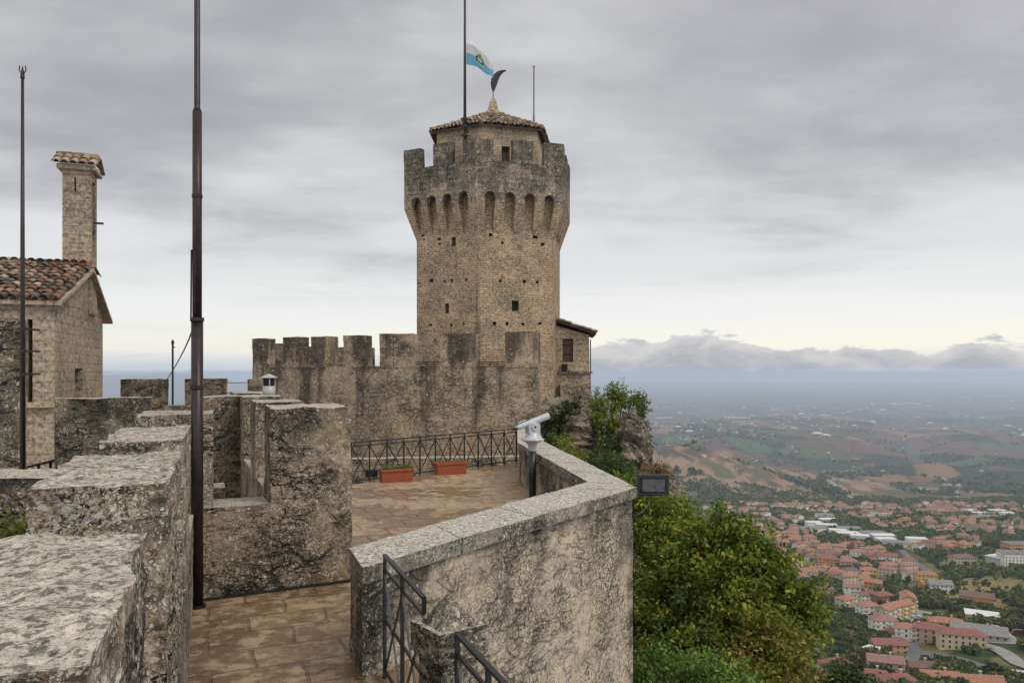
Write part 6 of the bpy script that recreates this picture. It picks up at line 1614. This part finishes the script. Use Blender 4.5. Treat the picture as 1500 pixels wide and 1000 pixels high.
for i, (P, zone, px, py) in enumerate(indiv):
    ci = rz_.randrange(len(comb)); sz = rz_.randrange(3); det = 1 if P.y < 1150 else 0
    key = (ci, sz, det)
    if key not in protos:
        w_, d_, h_ = [(10, 9.5, 6), (13, 11, 7), (17, 11, 9)][sz]; protos[key] = hproto(*comb[ci][:2], w_, d_, h_, comb[ci][2], det)
    wc, rc, kd = comb[ci]
    lab = f"{['small', 'mid sized', 'long'][sz]} {wc} house, {rc.replace('pinkish', 'pale')} {'hipped' if kd == 'hip' else 'gabled'} roof, in the {zone}"
    place_house(protos[key], 'house', (P.x, P.y, float(P.z)), R(rz_.uniform(-40, 40)), lab, 'house', 'houses in the ' + zone)
# farmhouses on the hills
hill = [(1215, 668), (1222, 672), (1230, 674), (1212, 663), (1248, 684), (1100, 672), (1106, 675), (1115, 670), (1090, 668), (1160, 655), (1170, 662), (1255, 672), (1262, 676), (1290, 690), (1294, 699), (1375, 706), (1385, 710), (1395, 706), (1405, 711), (1350, 715), (1425, 722), (1320, 656), (1130, 640), (1200, 640), (1270, 704), (1440, 690), (1460, 665), (1030, 668), (1045, 672), (1150, 690)]
pf = [hproto('white', 'pinkish', 16, 11, 7, 'gable', 0), hproto('cream', 'brown', 20, 12, 7, 'hip', 0), hproto('beige', 'orange', 14, 10, 7, 'hip', 0)]
for i, (px, py) in enumerate(hill):
    P = ground(px + rz_.uniform(-3, 3), py); place_house(pf[i % 3], 'farmhouse', (P.x, P.y, float(P.z)), R(rz_.uniform(-60, 60)), f"{['white', 'cream', 'beige'][i % 3]} farmhouse on the fields and hills beyond the town", 'farmhouse', f"{['white', 'cream', 'beige'][i % 3]} farmhouses on the hills")
# whatever is smaller still: far houses, and the towns of the plain
mb = MB(); mr = MB()
def simple(mb, x, y, z, w_, d_, h_, a, wcol, rcol):
    ca_, sa_ = math.cos(a), math.sin(a); f_ = lambda u_, v_: (x + u_ * ca_ - v_ * sa_, y + u_ * sa_ + v_ * ca_)
    q = [f_(-w_, -d_), f_(w_, -d_), f_(w_, d_), f_(-w_, d_)]
    for i in range(4): j = (i + 1) % 4; mb.face([(*q[i], z - 6), (*q[j], z - 6), (*q[j], z + h_), (*q[i], z + h_)], col=wcol)
    r0, r1 = f_(-w_ * .45, 0), f_(w_ * .45, 0); rh = d_ * .5
    for idx_ in ((0, 1, r1, r0), (2, 3, r0, r1)): mb.face([(*q[idx_[0]], z + h_), (*q[idx_[1]], z + h_), (*idx_[2], z + h_ + rh), (*idx_[3], z + h_ + rh)], col=rcol)
    mb.face([(*q[1], z + h_), (*q[2], z + h_), (*r1, z + h_ + rh)], col=rcol); mb.face([(*q[3], z + h_), (*q[0], z + h_), (*r0, z + h_ + rh)], col=rcol)
M['farwall'] = plain('far_plaster_and_tile', (1, 1, 1), .9, 0, .1, .1, tint=True)
for (P, zone, px, py) in rest: simple(mb, P.x, P.y, P.z, rz_.uniform(6, 11), rz_.uniform(5, 7), rz_.uniform(6, 10), rz_.uniform(-1, 1), random.choice([WC['white'], WC['pink'], WC['cream']]), random.choice([RCc['orange'], RCc['red'], RCc['pinkish'], RCc['brown']]))
tag(mb.build('far_houses', M['farwall'], weld=False), kind='stuff')
mb = MB()
cl_ = [(rz_.uniform(-.62, .8), math.exp(rz_.uniform(math.log(5500), math.log(34000))), rz_.uniform(.8, 2.4)) for _ in range(150)]
for (u_, Yc, s_) in cl_:
    for _ in range(rz_.randrange(6, 26)):
        x = u_ * Yc + rz_.gauss(0, 420) * s_; y = Yc + rz_.gauss(0, 260) * s_; big_ = rz_.random() < .10; g_ = rz_.uniform(.7, 1.0)
        w_ = rz_.uniform(18, 40) if big_ else rz_.uniform(6, 13)
        simple(mb, x, y, float(terrain(x, y)), w_, w_ * .5, rz_.uniform(6, 12), rz_.uniform(-.6, .6), (.45 * g_, .44 * g_, .42 * g_), (.55 * g_,) * 3 if big_ else random.choice([(.42, .25, .2), (.5, .48, .45), (.34, .22, .18)]))
for (px0, px1, py) in ((1303, 1350, 591.5), (1060, 1100, 612), (960, 985, 612), (1200, 1216, 608), (1440, 1475, 580), (1408, 1422, 583), (1128, 1140, 600), (1240, 1250, 603), (1338, 1362, 718), (1355, 1366, 722)):
    for k_ in range(8):
        P = ground(px0 + (px1 - px0) * (k_ + .5) / 8, py + rz_.uniform(-.4, .4)); w_ = (px1 - px0) / 8 / F * P.y * .5; simple(mb, P.x, P.y, P.z, w_ * rz_.uniform(.4, 1), w_ * .3 + P.y * .0005, 4 + P.y * .0003, 0, (.5, .5, .5), (.62, .62, .6))
tag(mb.build('distant_buildings', M['farwall'], weld=False), kind='stuff')

# ------------------------------------------------------------------ woods and trees of the valley
def crown_quads(X, Y, Z, H_, Rr, n, q, rg, pal):
    """n random leaf-clump quads for each tree"""
    T = len(X); idx = np.repeat(np.arange(T), n); N = len(idx)
    d_ = unit(rg.normal(0, 1, (N, 3))); r_ = rg.uniform(.45, 1.0, N)[:, None]
    c_ = np.stack([X[idx], Y[idx], Z[idx] + H_[idx] * .56], -1) + d_ * r_ * np.stack([Rr[idx], Rr[idx], H_[idx] * .46], -1)
    a = unit(rg.normal(0, 1, (N, 3)) + d_ * .6); u_ = unit(np.cross(a, rg.normal(0, 1, (N, 3)))); v_ = np.cross(a, u_)
    s_ = (q * Rr[idx] * rg.uniform(.6, 1.3, N))[:, None]
    V = np.stack([c_ - u_ * s_ - v_ * s_ * .7, c_ + u_ * s_ - v_ * s_ * .6, c_ + u_ * s_ * .8 + v_ * s_, c_ - u_ * s_ * .9 + v_ * s_ * .8], 1)
    tc_ = pal[rg.integers(0, len(pal), T)]; col = tc_[idx] * rg.uniform(.7, 1.3, N)[:, None]
    return V, col
FP = np.array([(.035, .055, .018), (.05, .07, .022), (.03, .045, .016), (.07, .082, .024), (.10, .09, .028), (.045, .06, .022)])
rg = np.random.default_rng(77)
tk = np.array(taken)
rd = []
for o in list(C.objects):
    if o.name.split('.')[0] == 'road': 
        co = np.zeros(len(o.data.vertices) * 3); o.data.vertices.foreach_get('co', co); rd.append(co.reshape(-1, 3)[:, :2])
rd = np.concatenate(rd)
def scatter(N, Y0, Y1, u0, u1, thr, open_, clear):
    Y = np.sqrt(rg.uniform(Y0 ** 2, Y1 ** 2, N)); u_ = rg.uniform(u0, u1, N); X = u_ * Y
    wn = fbm(X / 70.0, Y / 90.0, 4, 61); p = sst(wn, thr - .03, thr + .03) * .95 + open_
    k_ = rg.random(N) < p; X, Y = X[k_], Y[k_]
    ok = np.ones(len(X), bool)
    for a, b_, c_ in taken: ok &= (X - a) ** 2 + (Y - b_) ** 2 > (c_ * .85 + clear) ** 2
    for i in range(0, len(X), 400):
        dd = ((X[i:i + 400, None] - rd[None, :, 0]) ** 2 + (Y[i:i + 400, None] - rd[None, :, 1]) ** 2).min(1); ok[i:i + 400] &= dd > (9 + clear) ** 2
    X, Y = X[ok], Y[ok]; Z = terrain(X, Y)
    pxs = CX + F * X / Y; pys = HY - F * Z / Y
    dry_ = ((pxs - 1440) / 80) ** 2 + ((pys - 868) / 22) ** 2 < 1
    k_ = ~dry_ | (rg.random(len(X)) < .12)
    return X[k_], Y[k_], Z[k_]
# individual trees: the nearest ones of the open parts
X, Y, Z = scatter(2600, 340, 900, .36, .72, 9.0, .30, 2.5)
o_ = np.argsort(Y)[:200]
kinds = []
for k_ in range(6):
    H_ = np.array([[5.5, 7, 9, 6.5, 8, 5][k_]]); Rr = np.array([[2.6, 3.2, 3.4, 2.2, 3.6, 2.8][k_]])
    V, col = crown_quads(np.zeros(1), np.zeros(1), np.zeros(1), H_, Rr, 150, .22, rg, FP[k_:k_ + 1])
    ob = quad_mesh('crown', V, col, M['leaf']); me1 = ob.data; bpy.data.objects.remove(ob)
    mb = MB(); mb.tube([(0, 0, -1), (0, 0, H_[0] * .45)], [.25, .14], 6); ob = mb.build('trunk', M['bark']); me2 = ob.data; bpy.data.objects.remove(ob)
    kinds.append((me1, me2))
TL = ['dark green', 'mid green', 'blackish green', 'olive green', 'yellowing', 'dull green']
for n_, i in enumerate(o_):
    k_ = int(rg.integers(0, 6)); r_ = bpy.data.objects.new('valley_tree', None); C.objects.link(r_); r_.location = (X[i], Y[i], Z[i]); s_ = float(rg.uniform(.8, 1.3)); r_.scale = (s_, s_, s_); r_.rotation_euler = (0, 0, float(rg.uniform(0, 6)))
    tag(r_, f'small {TL[k_]} tree among the houses and slopes of the valley', 'tree', f'{TL[k_]} trees of the valley')
    for nm, me_ in zip(('crown', 'trunk'), kinds[k_]):
        c_ = bpy.data.objects.new(nm, me_); C.objects.link(c_); c_.parent = r_
Vs, Cs = [], []
for (N, Y0, Y1, u0, u1, thr, op, n, q, hh) in ((9000, 300, 620, .30, .74, .475, .03, 70, .26, (3.5, 6.5)), (16000, 620, 1100, .24, .74, .49, .10, 30, .36, (3.5, 7)), (30000, 1100, 2400, .16, .74, .52, .14, 11, .62, (4, 8))):
    X, Y, Z = scatter(N, Y0, Y1, u0, u1, thr, op, .5)
    H_ = rg.uniform(*hh, len(X)); Rr = H_ * rg.uniform(.42, .6, len(X))
    V, col = crown_quads(X, Y, Z, H_, Rr, n, q, rg, FP * 1.35); Vs.append(V); Cs.append(col)
tag(quad_mesh('valley_woods', np.concatenate(Vs), np.concatenate(Cs), M['leaf']), kind='stuff')
# hedgerow and copse trees on the hills
N = 16000; Y = np.exp(rg.uniform(math.log(2400), math.log(7000), N)); X = rg.uniform(.1, .75, N) * Y
k_ = (np.abs(2 * fbm(X / 520.0, Y / 420.0, 3, 81) - 1) < .028) | (fbm(X / 260.0, Y / 240.0, 5, 66) >.64); X, Y = X[k_], Y[k_]; Z = terrain(X, Y)
H_ = rg.uniform(7, 14, len(X)); V, col = crown_quads(X, Y, Z, H_, H_ * .6, 6, .8, rg, FP)
tag(quad_mesh('hill_woods', V, col, M['leaf']), kind='stuff')

# ------------------------------------------------------------------ parked vehicles
def vehicle_meshes(col, L, Wd, Hh, van=False):
    pm = plain('car_paint_' + col[0], col[1], .3, .3, .05, 1); res = []
    def mk(nm, mb, mat):
        o = mb.build(nm, mat); me_ = o.data; bpy.data.objects.remove(o); return (nm, me_)
    l, w_ = L / 2, Wd / 2
    pr = [(-l, .35), (-l, .85), (-l * .86, .95), (-l * .7, Hh * .97), (l * (.72 if van else .15), Hh), (l * (.86 if van else .5), .95), (l * .95, .82), (l, .6), (l, .35)]
    mb = MB(); A = [(x, -w_, z) for x, z in pr]; B = [(x, w_, z) for x, z in pr]; mb.face(A); mb.face(list(reversed(B)))
    for i in range(len(pr)): j = (i + 1) % len(pr); mb.face([A[j], A[i], B[i], B[j]])
    res.append(mk('body', mb, pm))
    g0 = [(-l * .74, 1.0), (-l * .62, Hh * .9), (l * (.6 if van else .1), Hh * .92), (l * (.74 if van else .4), 1.0)]
    mb = MB(); A = [(x, -w_ - .01, z) for x, z in g0]; B = [(x, w_ + .01, z) for x, z in g0]; mb.face(A); mb.face(list(reversed(B)))
    for i in range(4): j = (i + 1) % 4; mb.face([A[j], A[i], B[i], B[j]])
    res.append(mk('windows', mb, M['winglass']))
    for sx in (-.62, .62):
        for sy in (-1, 1): mb = MB(); mb.tube([(l * sx, sy * (w_ - .18), .33), (l * sx, sy * (w_ + .02), .33)], .33, 10); res.append(mk('wheel', mb, M['blackpole']))
    return res
vc = {n_: vehicle_meshes((n_, c_), *s_) for n_, c_, s_ in (('grey', (.25, .26, .28), (4.3, 1.75, 1.45)), ('black', (.03, .03, .035), (4.2, 1.75, 1.45)), ('white', (.6, .6, .6), (4.4, 1.8, 1.5)), ('silver', (.4, .41, .43), (4.3, 1.75, 1.45)))}
vw = vehicle_meshes(('van_white', (.62, .62, .62)), 6, 2.1, 2.5, True); vr = vehicle_meshes(('truck_red', (.16, .035, .03)), 8, 2.4, 2.9, True); vb_ = vehicle_meshes(('bus_pale', (.5, .5, .5)), 11, 2.6, 3.1, True)
def park(ms, name, px, py, rz, lab, cat, grp=None):
    P = ground(px, py); r_ = bpy.data.objects.new(name, None); C.objects.link(r_); r_.location = (P.x, P.y, float(P.z) + .62); r_.rotation_euler = (0, 0, rz); tag(r_, lab, cat, grp)
    for nm, me_ in ms: c_ = bpy.data.objects.new(nm, me_); C.objects.link(c_); c_.parent = r_
ks = list(vc)
for i in range(8): k_ = ks[(i * 3 + 1) % 4]; park(vc[k_], 'parked_car', *Zp(645 + i * 12.5, 872 + i * 2.6), R(75), f'{k_} car in the slanting row parked beside the curving road', 'car', f'{k_} cars in the roadside row')
for i, (zx, zy) in enumerate(((770, 880), (785, 885))): park(vc['black'], 'parked_car', *Zp(zx, zy), R(-15), 'black car standing right of the parked row on the curving road', 'car', 'black cars right of the row')
for i in range(5): k_ = ks[i % 4]; park(vc[k_], 'parked_car', *Zp(575 + i * 9, 648 + i * 5), R(-20), f'{k_} car parked behind the curved yellow block', 'car', f'{k_} cars behind the curved block')
for i, (zx, zy) in enumerate(((990, 722), (1005, 733), (1025, 745), (1045, 760))): park(vw, 'white_van', *Zp(zx, zy), R(-50), 'white van parked in the yard beside the big warehouse', 'van', 'vans by the warehouse')
park(vr, 'red_truck', *Zp(1112, 748), R(-5), 'dark red lorry parked at the right end of the warehouse yard', 'lorry')
park(vb_, 'bus', *Zp(1125, 975), R(-25), 'pale bus on the curving road at the right edge', 'bus')
park(vc['grey'], 'parked_car', *Zp(965, 828), R(-10), 'grey car driving on the pale road below the warehouse', 'car')
